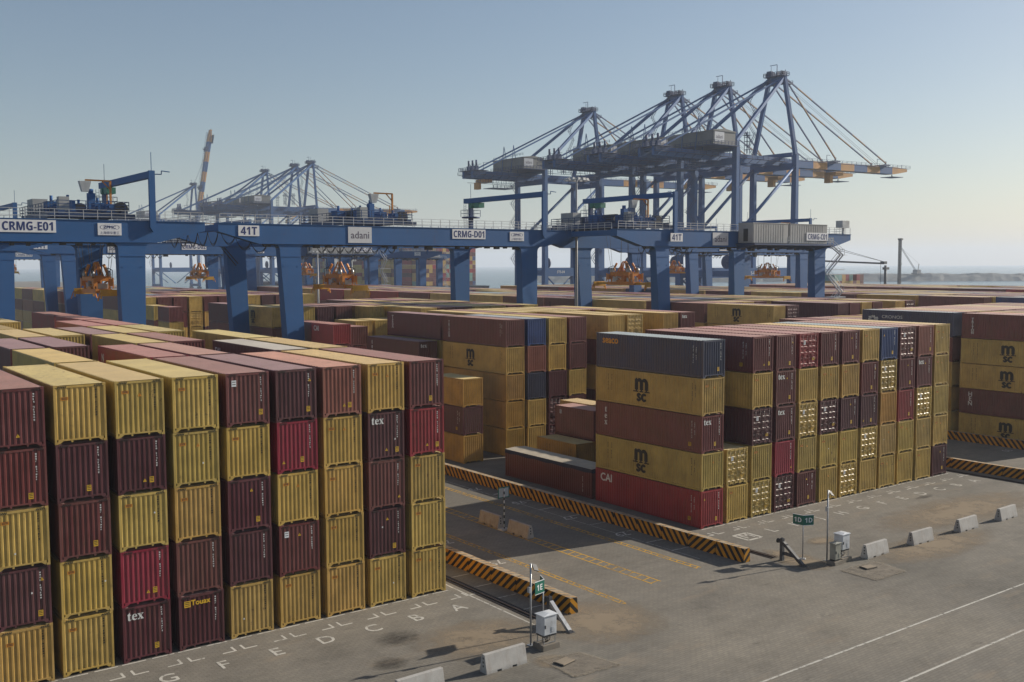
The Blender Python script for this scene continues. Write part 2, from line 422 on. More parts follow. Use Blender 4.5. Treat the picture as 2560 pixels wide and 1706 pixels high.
def bw_mat():
    m, nt, b = nodes('black_white_pole')
    tc = N(nt, 'ShaderNodeTexCoord'); sx = N(nt, 'ShaderNodeSeparateXYZ'); nt.links.new(tc.outputs['Object'], sx.inputs[0])
    w = maths(nt, 'GREATER_THAN', maths(nt, 'FRACT', maths(nt, 'DIVIDE', sx.outputs['Z'], 0.46)), 0.5)
    c = mix(nt, w, (0.02, 0.02, 0.02, 1), (0.55, 0.55, 0.53, 1))
    nt.links.new(c, b.inputs['Base Color']); b.inputs['Roughness'].default_value = 0.5
    return m
M['bw'] = bw_mat()
# ---------------------------------------------------------------- camera, sky, sun, air
cam = bpy.data.cameras.new('camera'); cam_o = link('camera', cam)
F_PX, YAW, PITCH, ROLL, CAM_H = 2545.16, 0.641970, 0.074754, -0.003422, 20.3014
cam.sensor_width = 36.0; cam.lens = F_PX*36.0/2560.0; cam.clip_start = 0.5; cam.clip_end = 30000.0
fw = Vector((math.sin(YAW)*math.cos(PITCH), math.cos(YAW)*math.cos(PITCH), -math.sin(PITCH)))
rt = Vector((math.cos(YAW), -math.sin(YAW), 0)); up = rt.cross(fw)
r2 = rt*math.cos(ROLL) + up*math.sin(ROLL); u2 = -rt*math.sin(ROLL) + up*math.cos(ROLL)
Mx = Matrix((r2, u2, -fw)).transposed().to_4x4(); Mx.translation = (0, 0, CAM_H)
cam_o.matrix_world = Mx
scene.camera = cam_o

SUN_DIR = Vector((0.985, -0.17, 0)).normalized()
SUN_EL = R(24.0)
sun = bpy.data.lights.new('sun', 'SUN'); sun.energy = 5.0; sun.angle = R(0.6); sun.color = (1.0, 0.91, 0.78)
sun_o = link('sun', sun)
sd = Vector((SUN_DIR.x*math.cos(SUN_EL), SUN_DIR.y*math.cos(SUN_EL), math.sin(SUN_EL)))
sun_o.rotation_euler = sd.to_track_quat('Z', 'Y').to_euler()
w = bpy.data.worlds.new('World'); scene.world = w; w.use_nodes = True
nt = w.node_tree; bg = nt.nodes['Background']
sky = nt.nodes.new('ShaderNodeTexSky'); sky.sky_type = 'NISHITA'; sky.sun_disc = False
sky.sun_elevation = SUN_EL; sky.sun_rotation = math.atan2(SUN_DIR.x, SUN_DIR.y)
sky.altitude = 0; sky.air_density = 1.0; sky.dust_density = 1.0; sky.ozone_density = 1.8
gm = nt.nodes.new('ShaderNodeGamma'); gm.inputs['Gamma'].default_value = 0.9
nt.links.new(sky.outputs[0], gm.inputs['Color']); nt.links.new(gm.outputs[0], bg.inputs['Color']); bg.inputs['Strength'].default_value = 0.082
scene.view_settings.view_transform = 'Standard'; scene.view_settings.look = 'None'
scene.view_settings.exposure = 0.42; scene.view_settings.gamma = 1.0
scene.cycles.use_denoising = True
scene.cycles.max_bounces = 6; scene.cycles.volume_bounces = 1; scene.cycles.transparent_max_bounces = 16

hz = MB(); hz.box(-3500, 9800, -2500, 11500, -3.6, 172)
hm = bpy.data.materials.new('haze_air'); hm.use_nodes = True; hn = hm.node_tree
hn.nodes.remove(hn.nodes['Principled BSDF'])
pv = hn.nodes.new('ShaderNodeVolumePrincipled'); pv.inputs['Color'].default_value = (0.80, 0.88, 1.0, 1)
pv.inputs['Density'].default_value = 0.00018; pv.inputs['Anisotropy'].default_value = 0.1
hn.links.new(pv.outputs[0], hn.nodes['Material Output'].inputs['Volume'])
haze = struct('haze', hz, hm, kind='stuff')
tag(haze, 'thin pale sea haze over the whole port', 'haze', kind='stuff')
# ---------------------------------------------------------------- ground, water, painted markings
g = MB(); g.face([(-3000,-1500,0),(324,-1500,0),(324,1500,0),(-3000,1500,0)])
g.face([(324,-1500,0),(324,-1500,-3.2),(324,1500,-3.2),(324,1500,0)])
struct('ground', g, M['ground'], fix=False)
g = MB(); g.face([(-3300,-2300,-2.5),(9500,-2300,-2.5),(9500,11000,-2.5),(-3300,11000,-2.5)])
struct('sea', g, M['sea'], fix=False)

def flat(mb, pts, z): mb.face([(p[0], p[1], z) for p in pts])
def fline(mb, a, b, w, z):
    d = Vector((b[0]-a[0], b[1]-a[1])); d.normalize(); n = Vector((-d.y, d.x))*(w/2)
    flat(mb, [(a[0]+n.x,a[1]+n.y),(a[0]-n.x,a[1]-n.y),(b[0]-n.x,b[1]-n.y),(b[0]+n.x,b[1]+n.y)], z)
ZL = 0.006
wl = MB()
fline(wl, (34.0,31.35),(170,31.0),0.13,ZL); fline(wl, (36,27.25),(170,26.8),0.13,ZL)       # long lines across the apron
for b0, step, n, yb in ((34.0,2.86,9,52.38),(92.05,2.909,12,52.75)):
    for k in range(n+1):                                                                  # stop line and slot brackets
        xr = b0-step*k
        if k < n: fline(wl, (xr-2.55,yb),(xr-1.35,yb),0.10,ZL); fline(wl, (xr-1.05,yb),(xr+0.1,yb),0.10,ZL)
        xm = xr+0.21
        fline(wl, (xm-0.25,yb-0.95),(xm-0.25,yb-1.65),0.12,ZL); fline(wl, (xm-0.31,yb-1.59),(xm-0.95,yb-1.59),0.12,ZL)
        fline(wl, (xm+0.25,yb-0.95),(xm+0.25,yb-1.65),0.12,ZL); fline(wl, (xm+0.31,yb-1.59),(xm+0.95,yb-1.59),0.12,ZL)
for y in (46.7,49.3,51.9,54.45,57.0,59.6): fline(wl, (35.65,y),(37.05,y-0.05),0.09,ZL)
for y in (50.15,52.75,56,59.1,62.2,65.4,68.6): fline(wl, (51.6,y),(53.35,y-0.1),0.10,ZL)
fline(wl, (34.6,44.2),(34.6,54),0.10,ZL); fline(wl, (51.65,47.5),(51.65,110),0.05,ZL)
fline(wl, (51.6,72.3),(53.3,72.2),0.2,ZL)
struct('slot_lines_white', wl, M['linewhite'], fix=False)
yl = MB()
for xa, xb, y0, y1, rung, w in ((41.0,41.34,44.1,130,0.62,0.09),(45.15,45.95,45.6,130,0.75,0.10),(49.85,50.22,46.1,140,0.62,0.09)):
    fline(yl, (xa,y0),(xa,y1),w,ZL); fline(yl, (xb,y0),(xb,y1),w,ZL)
    y = y0+0.1
    while y < y1: fline(yl, (xa+w/2,y),(xb-w/2,y+0.12),0.09,ZL); y += rung
yl.face([(41.0,44.0,ZL),(41.17,43.7,ZL),(41.34,44.0,ZL)])
struct('lane_lines_yellow', yl, M['lineyellow'], fix=False)
LET = 'ABCDEFGHJKLM'
for x0, step, n, yy in ((34.0,2.86,9,49.35),(92.05,2.909,12,49.5)):
    for k in range(n):
        o = lettering(LET[k], M['linewhite'], None, (x0-1.2-step*k,yy,ZL), 'UP', name='ground_letter', size=1.5, narrow=0.92, bold=0.012); o['kind'] = 'structure'
for s, x, y in (('79',51.8,55.5),('77',51.8,61.8),('75',51.8,68.4),('73',51.8,75.0),('71',51.8,81.5),('79',39.9,55.3),('77',39.9,61.7)):
    o = lettering(s, M['linewhite'], None, (x,y,ZL), 'DOWNWARD', name='ground_number', size=1.25, narrow=1.0, bold=0.01); o['kind'] = 'structure'
o = lettering('79', M['linewhite'], None, (108.4,55.4,ZL), 'DOWNWARD', name='ground_number', size=1.25, narrow=1.0, bold=0.01); o['kind'] = 'structure'
bx = MB()
for a, b in (((58.05,50.1),(59.55,50.1)),((59.55,50.1),(59.55,48.6)),((59.55,48.6),(58.05,48.6)),((58.05,48.6),(58.05,50.1))): fline(bx, a, b, 0.22, ZL+0.003)
struct('ground_letter_frame', bx, M['linewhite'], fix=False)
# stains, drifts of sand, concrete pads
def sheet(name, mat, x0, x1, y0, y1, z, kind='structure'):
    m = MB(); m.face([(x0,y0,z),(x1,y0,z),(x1,y1,z),(x0,y1,z)])
    return struct(name, m, mat, fix=False, kind=kind)
zz = 0.010
for x0,x1,y0,y1,mt in ((25.6,29.2,45.6,48.6,'oil'),(24.0,26.6,43.2,45.4,'oil'),(29.5,31.6,44.0,45.5,'oil'),(17,20,43,45.4,'oil'),(22.5,25.8,40.2,42.2,'oil'),
                       (33.6,42.6,38.2,46.6,'sand'),(26.5,35.6,41.2,47.8,'sand'),(30.8,33.2,38.6,40.6,'sand'),(54.6,58.9,40.0,45.6,'sand'),(59,76,36.6,42.5,'sand'),(66,92,40.2,48,'sand'),
(60.4,64,44.2,46.4,'sand'),(76,81,44.6,46.4,'sand'),(79,83,48,49,'oil'),(52.2,57.2,68,92,'sand'),(56,58,43,46.6,'sand')):
    sheet('sand_patch' if mt == 'sand' else 'oil_stain', M[mt], x0,x1,y0,y1, zz); zz += 0.002
for pts, z in (([(31.6,40.0),(33.9,39.6),(34.5,37.05),(31.7,37.3)],0.05),([(57.0,40.0),(60.6,39.8),(60.2,37.25),(57.0,37.3)],0.05)):
    m = MB(); flat(m, pts[::-1], 0.034)
    struct('concrete_pad', m, M['pad'], fix=False)
    m = MB()
    for a, b in zip(pts, pts[1:]+pts[:1]): fline(m, a, b, 0.24, 0.042)
    struct('pad_edge', m, M['padedge'], fix=False)

# crane rails, each in its own slot
def crane_rail(x, y0, y1, where):
    r = thing('crane_rail', 'rusty crane rail in a dark slot, '+where, 'rail', (x, y0, 0), group='crane rails along the stacks')
    def slot(mb): mb.face([(-0.26,0,0.012),(0.26,0,0.012),(0.26,y1-y0,0.012),(-0.26,y1-y0,0.012)])
    def head(mb):
        mb.box(-0.075,0.075,0.02,y1-y0-0.02,0.02,0.075)
        mb.box(-0.30,-0.24,0.02,y1-y0-0.02,-0.01,0.035); mb.box(0.24,0.30,0.02,y1-y0-0.02,-0.01,0.035)
    part('rail_slot', None, slot, M['dark'], r, fix=False); part('rail_head', None, head, M['rail'], r)
crane_rail(35.35, 45.0, 420, 'beside the left container block')
crane_rail(55.9, 44.5, 420, 'beside the open-topped box of the middle block')
crane_rail(93.4, 43.5, 420, 'past the far corner of the middle block')
crane_rail(111.4, 43.5, 420, 'beside the block at the right edge')
# ---------------------------------------------------------------- shipping containers
W = 2.438
STD, HC = 2.591, 2.896
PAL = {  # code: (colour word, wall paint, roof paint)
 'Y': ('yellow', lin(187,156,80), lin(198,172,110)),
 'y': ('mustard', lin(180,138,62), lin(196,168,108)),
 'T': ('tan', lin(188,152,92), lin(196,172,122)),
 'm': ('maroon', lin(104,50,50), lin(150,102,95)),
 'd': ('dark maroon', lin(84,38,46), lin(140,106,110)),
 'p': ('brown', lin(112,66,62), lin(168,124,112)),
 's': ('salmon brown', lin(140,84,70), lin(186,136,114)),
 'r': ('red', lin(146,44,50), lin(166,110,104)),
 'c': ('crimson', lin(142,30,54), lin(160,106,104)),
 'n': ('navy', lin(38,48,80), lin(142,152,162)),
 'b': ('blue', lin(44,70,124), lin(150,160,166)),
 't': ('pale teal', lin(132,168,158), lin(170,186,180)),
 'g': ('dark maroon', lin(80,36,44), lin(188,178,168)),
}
def corr(u0, u1, pitch, fo, sl):
    """trapezoid corrugation profile: (u, 0 or 1) with 1 = recessed"""
    pts = [(u0, 0)]; n = max(1, int(round((u1-u0)/pitch))); p = (u1-u0)/n
    for i in range(n):
        a = u0+i*p
        pts += [(a+fo*p/2, 0), (a+(fo/2+sl)*p, 1), (a+(1-fo/2-sl)*p, 1), (a+(1-fo/2)*p, 0)]
    pts.append((u1, 0)); return pts
def m_frame(L, H):
    def f(b):
        l = L/2; w = W/2
        for sx in (-1, 1):
            for sy in (-1, 1):
                x0, x1 = sorted((sx*w, sx*(w-0.10))); y0, y1 = sorted((sy*(l-0.004), sy*(l-0.13)))
                b.box(x0, x1, y0, y1, 0.118, H-0.118)
                for z0 in (0, H-0.118):
                    cx0, cx1 = sorted((sx*(w+0.003), sx*(w-0.16))); cy0, cy1 = sorted((sy*(l+0.004), sy*(l-0.176)))
                    b.box(cx0, cx1, cy0, cy1, z0, z0+0.118)
            x0, x1 = sorted((sx*(w-0.004), sx*(w-0.07)))
            b.box(x0, x1, -l+0.176, l-0.176, H-0.10, H-0.03)
            x0, x1 = sorted((sx*(w-0.008), sx*(w-0.06)))
            b.box(x0, x1, -l+0.176, l-0.176, 0.04, 0.19)
        for sy in (-1, 1):
            y0, y1 = sorted((sy*(l-0.006), sy*(l-0.10)))
            b.box(-w+0.16, w-0.16, y0, y1, H-0.150, H-0.045)
            b.prism([(-w+0.16,0.03),(-w+0.24,0.03),(-w+0.40,0.155),(w-0.40,0.155),(w-0.24,0.03),(w-0.16,0.03),(w-0.16,0.235),(-w+0.16,0.235)], 'y', y0, y1)
            for x in (-0.42, 0.42): b.cbox((x, sy*(l-0.05), 0.115), (0.09, 0.08, 0.10))
        b.box(-w+0.06, w-0.06, -l+0.1, l-0.1, 0.14, 0.17)
    return f
def m_side(L, H, sx):
    def f(b):
        pr = corr(-L/2+0.12, L/2-0.12, 0.278, 0.27, 0.24); x = sx*(W/2-0.016); dx = -sx*0.036
        b.strip([(x+dx*r, u, 0.18) for u, r in pr], [(x+dx*r, u, H-0.09) for u, r in pr])
    return f
def m_end(L, H, sy):
    def f(b):
        pr = corr(-W/2+0.095, W/2-0.095, 0.25, 0.34, 0.19); y = sy*(L/2-0.022); dy = -sy*0.052
        b.strip([(u, y+dy*r, 0.225) for u, r in pr], [(u, y+dy*r, H-0.14) for u, r in pr])
    return f
def m_roof(L, H):
    def f(b):
        pr = corr(-L/2+0.09, L/2-0.09, 0.36, 0.40, 0.12)
        z = H-0.014
        b.strip([(-W/2+0.06, u, z-0.02*r) for u, r in pr], [(W/2-0.06, u, z-0.02*r) for u, r in pr])
        b.box(-W/2+0.165, -W/2+0.30, -L/2+0.03, -L/2+0.20, H-0.02, H-0.006); b.box(W/2-0.30, W/2-0.165, -L/2+0.03, -L/2+0.20, H-0.02, H-0.006)
    return f
def m_door(L, H, sx):
    def f(b):
        y = -(L/2-0.035); x0, x1 = (0.012, W/2-0.10) if sx > 0 else (-W/2+0.10, -0.012)
        z0, z1 = 0.20, H-0.125
        pr = [(z0,0),(z0+0.10,0)]; n = 5; p = (z1-z0-0.20)/n
        for i in range(n):
            a = z0+0.10+i*p
            pr += [(a+0.07,0),(a+0.11,1),(a+p-0.11,1),(a+p-0.07,0)]
        pr += [(z1-0.10,0),(z1,0)]
        b.strip([(x0+0.07, y+0.036*r, z) for z, r in pr], [(x1-0.07, y+0.036*r, z) for z, r in pr])
        b.box(x0, x0+0.07, y-0.006, y+0.03, z0, z1); b.box(x1-0.07, x1, y-0.006, y+0.03, z0, z1)
        for i in range(4):
            zz = z0+0.25+i*(z1-z0-0.5)/3; xe = x1-0.02 if sx > 0 else x0+0.02
            b.cbox((xe, y-0.012, zz), (0.13, 0.03, 0.10))
    return f
def m_rods(L, H, sx):
    def f(b):
        y = -(L/2+0.0)-0.005
        for x in (0.25, 0.82):
            b.tube((sx*x, y, 0.12), (sx*x, y, H-0.05), 0.019, 6)
            for k in range(5):
                zz = 0.26+k*(H-0.52)/4
                b.cbox((sx*x, y+0.012, zz), (0.11, 0.040, 0.055))
            b.cbox((sx*x, y+0.004, 0.16), (0.10, 0.045, 0.09)); b.cbox((sx*x, y+0.004, H-0.12), (0.10, 0.045, 0.09))
        b.beam((sx*0.25, y-0.02, 1.13), (sx*0.70, y-0.02, 1.10), 0.035, 0.05); b.beam((sx*0.82, y-0.02, 0.93), (sx*0.42, y-0.02, 0.90), 0.035, 0.05)
        b.cbox((sx*0.53, y+0.01, 1.12), (0.16, 0.03, 0.18)); b.cbox((sx*0.53, y+0.01, 0.90), (0.14, 0.03, 0.12))
    return f
def m_whole(L, H, door):
    def f(b):
        m_frame(L, H)(b); m_side(L, H, -1)(b); m_side(L, H, 1)(b); m_end(L, H, 1)(b); m_roof(L, H)(b)
        if door:
            for s in (-1, 1): m_door(L, H, s)(b); m_rods(L, H, s)(b)
        else: m_end(L, H, -1)(b)
    return f
def m_hazmark(L, H):
    def f(b):
        y = -L/2-0.0015
        for s in (-1, 1):
            for k in range(5):
                x = s*(W/2-0.20-0.085*k); b.face([(x-0.02,y,H-0.148),(x+0.025,y,H-0.148),(x+0.025+0.05,y,H-0.048),(x-0.02+0.05,y,H-0.048)])
    return f
def m_code(rows, seed, wide=0.055, step=0.125):
    """a column of small broken strokes, the painted serial number too small to read"""
    def f(b):
        r = random.Random(seed)
        for i in range(rows):
            if i in (4, 11): continue
            z = -i*step
            for q in range(3):
                if r.random() < 0.8:
                    x = (q-1)*wide*0.42; h = step*r.uniform(0.45, 0.72)
                    b.face([(x-0.013,0,z-h),(x+0.013,0,z-h),(x+0.013,0,z),(x-0.013,0,z)])
            if r.random() < 0.7: b.face([(-wide/2,0,z-0.02),(wide/2,0,z-0.02),(wide/2,0,z),(-wide/2,0,z)])
    return f
def m_quad(w, h):
    return lambda b: b.face([(-w/2,0,-h/2),(w/2,0,-h/2),(w/2,0,h/2),(-w/2,0,h/2)])
def m_sticker(w, h, dark):
    def f(b):
        b.cur = 0; b.face([(-w/2,0,-h/2),(w/2,0,-h/2),(w/2,0,h/2),(-w/2,0,h/2)])
        b.cur = 1
        for k in range(dark): 
            z = h/2-(k+0.7)*h/(dark+0.6); b.face([(-w*0.36,-0.002,z-0.018),(w*0.36,-0.002,z-0.018),(w*0.36,-0.002,z+0.018),(-w*0.36,-0.002,z+0.018)])
    return f
def m_tri(s):
    def f(b):
        b.cur = 0; b.face([(-s/2,0,-s*0.4),(s/2,0,-s*0.4),(0,0,s*0.5)])
        b.cur = 1; b.face([(-s*0.08,-0.002,-s*0.25),(s*0.08,-0.002,-s*0.25),(0.0,-0.002,s*0.22)])
    return f

ORD = ['', 'bottom', 'second', 'third', 'fourth', 'fifth']
BAYW = ['front bay', 'second bay', 'third bay', 'fourth bay', 'fifth bay', 'sixth bay', 'seventh bay', 'eighth bay', 'ninth bay', 'tenth bay', 'eleventh bay', 'twelfth bay', 'thirteenth bay', 'fourteenth bay', 'fifteenth bay', 'sixteenth bay', 'seventeenth bay', 'eighteenth bay', 'nineteenth bay', 'twentieth bay', 'bay near the end']
BLOCKW = {'E': 'left block', 'D': 'middle block', 'C': 'right block', 'B': 'fourth block', 'A': 'quayside block'}
SPEC = []
XR = {'E': (34.0, 2.86), 'D': (92.05, 2.909), 'C': (147.04, 2.9), 'B': (202.3, 2.9), 'A': (257.6, 2.9)}
def stack(block, row, bay, y, cols, L=12.192, H=HC, **opt):
    """cols: one code per tier from the ground; a trailing ' means doors face the apron. opt: {tier: dict(...)} via key t<tier>"""
    k = LET.index(row); xr, st = XR[block]; x = xr-st*k-W/2
    toks = []
    for ch in cols:
        if ch == "'": toks[-1] = (toks[-1][0], True)
        else: toks.append((ch, False))
    z = 0.004
    for t, (c, door) in enumerate(toks, 1):
        h = opt.get('h%d' % t, H)
        SPEC.append(dict(block=block, row=row, bay=bay, tier=t, n=len(toks), x=x, y=y, z=z, L=L, H=h, c=c, door=door, deco=opt.get('t%d' % t), jx=random.uniform(-0.025, 0.025), jy=random.uniform(-0.04, 0.04)))
        z += h+0.012

# left block, front bay: row letter, colours from the ground up
EF = {'A': 'YYYrm', 'B': 'YdmdY', 'C': 'YYYYs', 'D': 'YmYcd', 'E': 'YddYm', 'F': 'dpYYY', 'G': 'dcYdY', 'H': 'YYmdY', 'J': 'YdYmm'}
ED = {'B': {'t4': dict(end='tex')}, 'F': {'t1': dict(end='Touax')}, 'G': {'t1': dict(end='tex')}, 'E': {'t5': dict(plate=1)}, 'D': {'t2': dict(plate=1)}}
for r_, c_ in EF.items(): stack('E', r_, 0, 52.5, c_, **ED.get(r_, {}))
EB = {1: {'A': 'YYmYY', 'B': ('YmYYg', {'t5': dict(side='EAL', sidec='whiteink', small=1)}), 'C': 'mYYm', 'D': 'YYmYp', 'E': ('mYYdr', {'t5': dict(side='N', sidec='whiteink', small=2)}), 'F': 'YmYY', 'G': 'YYmmY', 'H': 'YmYY'},
      2: {'A': 'mYYmY', 'B': 'YYm', 'C': 'YmYYm', 'D': 'mYmYY', 'E': 'YmYd', 'F': 'YYmYd', 'G': 'mYYYd', 'H': 'YmYm'},
      3: {'A': 'Ym', 'B': 'YmYYY', 'C': 'mYYmY', 'D': 'YYYmd', 'E': 'YmmYY', 'F': 'YmYYY', 'G': 'YmYm'},
      4: {'A': 'Y', 'B': 'YmYYr', 'C': 'YYYmr', 'D': 'mY', 'E': 'YmY', 'F': 'YmYYY', 'G': 'YmYYY'},
      5: {'B': 'YmYYr', 'C': 'mYY', 'D': 'Y', 'E': 'YmmYY', 'F': 'YmYYY'},
      6: {'B': 'YYYmr', 'C': 'mY', 'E': 'Ym', 'F': 'YYYY'}, 7: {'B': 'Ym', 'C': 'Y', 'D': 'mY', 'E': 'Y'}, 8: {'C': 'Ym', 'D': 'Y', 'E': 'mY'}}
for b_, rows in EB.items():
    for r_, v in rows.items():
        c_, o_ = v if isinstance(v, tuple) else (v, {})
        stack('E', r_, b_, 52.5+12.72*b_, c_, **o_)
# middle block
DF = {'M': ('rYmYn', {'t1': dict(side='CAI', sidec='whiteink', sidecode='whiteink', st=1), 't2': dict(side='msc', sidec='ink', sidecode='ink'), 't3': dict(side='t\ne\nx', sidec='whiteink', end='tex', sidecode='whiteink', st=1), 't4': dict(side='msc', sidec='ink', sidecode='ink'), 't5': dict(side='seaco', sidec='orangeink', sidecode='whiteink')}),
      'L': "YY'", 'K': ("Y'Yd'Ym", {'t5': dict(sidecode='whiteink', st=1)}), 'J': ("d'cmmm", {'t3': dict(end='tex'), 't4': dict(end='tex')}), 'H': "mYY'Yr'", 'G': "YYd'Ym", 'F': "Y'YdYm", 'E': "YY'dmY",
      'D': "YTyY'b", 'C': "YYrmm'", 'B': ("YYY'ms", {'t4': dict(end='tex')}), 'A': 'dYYYY'}
for r_, v in DF.items():
    c_, o_ = v if isinstance(v, tuple) else (v, {})
    stack('D', r_, 0, 52.9, c_, **o_)
S20 = 6.058
stack('D', 'K', 1, 74.6, 'y', L=S20, H=HC, t1=dict(sidecode='ink'))
stack('D', 'J', 1, 75.3, "m'p'", L=S20, t1=dict(sidecode='whiteink'), t2=dict(plateS=1))
stack('D', 'H', 1, 78.0, 'mT', L=S20)
for r_, c_ in dict(G='YmY', F='mYY', E='YmY', D='mYm', C='YmYd', B='YYmm', A='mYmY').items(): stack('D', r_, 1, 65.7, c_)
stack('D', 'M', 2, 85.4, 'ydy', L=S20, t2=dict(sidecode='whiteink', st=1))
D2 = {'K': ('yyyYm', {'t4': dict(side='msc', sidec='ink', sidecode='ink'), 't5': dict(side='T\nR\nI\nT\nO\nN', sidec='whiteink', small=1, sidecode='whiteink')}), 'J': 'YYnsb', 'H': "d'd'dYY", 'G': 'mdYmm', 'F': 'm', 'E': 'YmYmY', 'D': "mYmYY'", 'C': 'Ym', 'B': 'YYmYy', 'A': ('mYYmm', {'t5': dict(end='tex')})}
for r_, v in D2.items():
    c_, o_ = v if isinstance(v, tuple) else (v, {})
    stack('D', r_, 2, 85.9, c_, **o_)
D3 = {'L': ('YmYd', {'t4': dict(end='tex', side='t\ne\nx', sidec='whiteink', small=1)}), 'K': ('YmYYd', {'t5': dict(side='T\nE\nX', sidec='whiteink', small=1)}), 'J': 'YmYm', 'H': 'mYYmY', 'G': 'YmmYm', 'F': 'mYmYY', 'E': 'YYmYy', 'D': 'YmYmY', 'C': 'mYYmy', 'B': 'YmYYm', 'A': 'YYmYY'}
for r_, v in D3.items():
    c_, o_ = v if isinstance(v, tuple) else (v, {})
    stack('D', r_, 3, 98.6, c_, **o_)
stack('D', 'M', 4, 114.0, 'YmYmr', L=S20, H=STD, t5=dict(side='CAI', sidec='whiteink', small=1)); stack('D', 'M', 5, 120.2, 'mYYmm', L=S20, H=STD)
stack('D', 'L', 4, 115.0, 'YmYmm', L=S20, H=2.50)
for r_, c_ in dict(K='YmYmY', J='mYmYY', H='YYmmY').items(): stack('D', r_, 4, 119.0, c_, L=S20, H=STD)
for r_, c_ in dict(G=('YmYmY', {}), F=('mYYmm', {'t5': dict(end='tex')}), E=('YmYYd', {}), D=('mYmYY', {}), C=("YYmmY'", {}), B=('YmYYm', {}), A=('mYYmY', {})).items(): stack('D', r_, 4, 116.8, c_[0], **c_[1])
stack('D', 'H', 5, 126.0, 'mYYmY', L=S20)
stack('D', 'M', 6, 132.5, 'YmYmY', t5=dict(side='msc', sidec='ink', small=1))
for r_, c_ in dict(L='YmYYY', K='YmYmd', J='mYmYm', H='YYmYd', G='YmYYm', F='mYYmY', E='YmYYd', D='mYmYY', C='YYmmY', B='YmYYm', A='mYYmY').items(): stack('D', r_, 6, 130.2, c_)
# right block
CF = {'M': ('YmYYm', {'t1': dict(side='msc', sidec='ink', sidecode='ink'), 't2': dict(side='H\nE\nN', sidec='whiteink'), 't3': dict(side='msc', sidec='ink', sidecode='ink'), 't4': dict(side='msc', sidec='ink', sidecode='ink'), 't5': dict(side='T\nR\nI\nT\nO\nN', sidec='whiteink')}),
      'L': 'mYYYs', 'K': 'YmYmY', 'J': 'YYmYs', 'H': 'mYmYp', 'G': 'YmYmT', 'F': 'YmYYs', 'E': 'mYYmY', 'D': 'YmYYp', 'C': 'mYYms', 'B': 'YmYYY', 'A': 'YYmYp'}
for r_, v in CF.items():
    c_, o_ = v if isinstance(v, tuple) else (v, {})
    stack('C', r_, 0, 51.2, c_, **o_)
C1 = {'M': ('YyYmn', {'t5': dict(side='CRONOS', sidec='whiteink', small=1)}), 'L': 'YYmYs', 'K': 'mYYYT', 'J': 'YYmYs', 'H': 'mYmYp', 'G': 'YmYms', 'F': 'YmYYs', 'E': 'mYYmT', 'D': 'YmYYp', 'C': 'mYYms', 'B': 'YmYYY', 'A': 'YYmYp'}
for r_, v in C1.items():
    c_, o_ = v if isinstance(v, tuple) else (v, {})
    stack('C', r_, 1, 64.4, c_, **o_)
for r_, c_ in zip(LET[::-1], ('YYmYm','mYmYm','YYmYp','mYmYm','YmYmY','mYYmm','YmYYY','mYYmm','YmYYm','mYYmY','YmYYm','YYmYm')): stack('C', r_, 2, 77.4, c_, H=2.55)
C3 = {'M': ('mYmYY', {'t5': dict(side='msc', sidec='ink', sidecode='ink')}), 'L': "YmYmd'", 'K': 'YmYm', 'J': 'mYmY', 'H': 'YmYm', 'G': ('mYYmd', {'t5': dict(st=1)}), 'F': 'YmYYm', 'E': 'mYYmY', 'D': 'YmYYm', 'C': 'mYYm', 'B': 'YmYYY', 'A': "YYmYm'"}
for r_, v in C3.items():
    c_, o_ = v if isinstance(v, tuple) else (v, {})
    stack('C', r_, 3, 90.5, c_, **o_)
C6 = {'M': ('mYmYd', {'t5': dict(side='H\nA\nP\nA\nG', sidec='ink', small=1)}), 'L': 'YmYy', 'K': ('YmYmY', {}), 'J': 'mYmYT', 'H': 'YmYmt', 'G': 'mYYmd', 'F': 'YmYYm', 'E': 'mYYmY', 'D': 'YmYYm', 'C': 'mYYmY', 'B': 'YmYYY', 'A': "YYmYm"}
for r_, v in C6.items():
    c_, o_ = v if isinstance(v, tuple) else (v, {})
    stack('C', r_, 6, 128.6, c_, **o_)
# the rest of the yard
rg = random.Random(31)
def mixcol(pool='YYYYYYYYYYYYYYmmmmmmmmmmddddpppTTyyrcsnbt'): return rg.choice(pool)
def fill(block, bays, y0, p5, low=(2, 4), step=12.72, rows=LET, runs=True):
    for i in bays:
        y = y0+step*i
        for r_ in rows:
            n = 5 if rg.random() < p5 else rg.randint(*low)
            stack(block, r_, i, y, ''.join(mixcol()+("'" if rg.random() < 0.12 else '') for _ in range(n)))
stack('D', 'M', 8, 175.6, 'YmYYm', L=S20, H=STD+0.04); stack('D', 'M', 9, 183.8, 'mYYmY', L=S20, H=STD+0.04)
for r_, c_ in dict(M='mYYmd', L='YmYY', K='mYm', J='YmY', H='YmYm', G='mY', F='YmY', E='YYmYd', D='YmYYY', C='mYYmm', B='YmYYm', A='mYYmY').items(): stack('D', r_, 7, 144.6, c_)
for r_ in LET: stack('D', r_, 8 if r_ != 'M' else 7, 160.0, ''.join(rg.choice('YYmmd') for _ in range(2 if r_ in 'MLKJHG' else 4)))
for r_, c_ in dict(M='YmYmY', L='mYmYm', K='YmYmm', J="mYY'Y'Y", H="Ymd'Ym", G='mYYmm', F='YmYYm', E='YYmYY', D='mYYmd', C='YmYYm', B='YmYYY', A='mYYmY').items(): stack('D', r_, 10, 190.4, c_)
fill('D', range(12, 20), 52.4, 0.80)
fill('C', (4, 5), 52.4, 0.93, (4, 4)); fill('C', range(7, 18), 52.4, 0.84, (3, 4))
fill('B', range(0, 14), 52.4, 0.90, (4, 4)); fill('A', range(0, 11), 52.4, 0.88, (4, 4))
SHIPSPEC = []
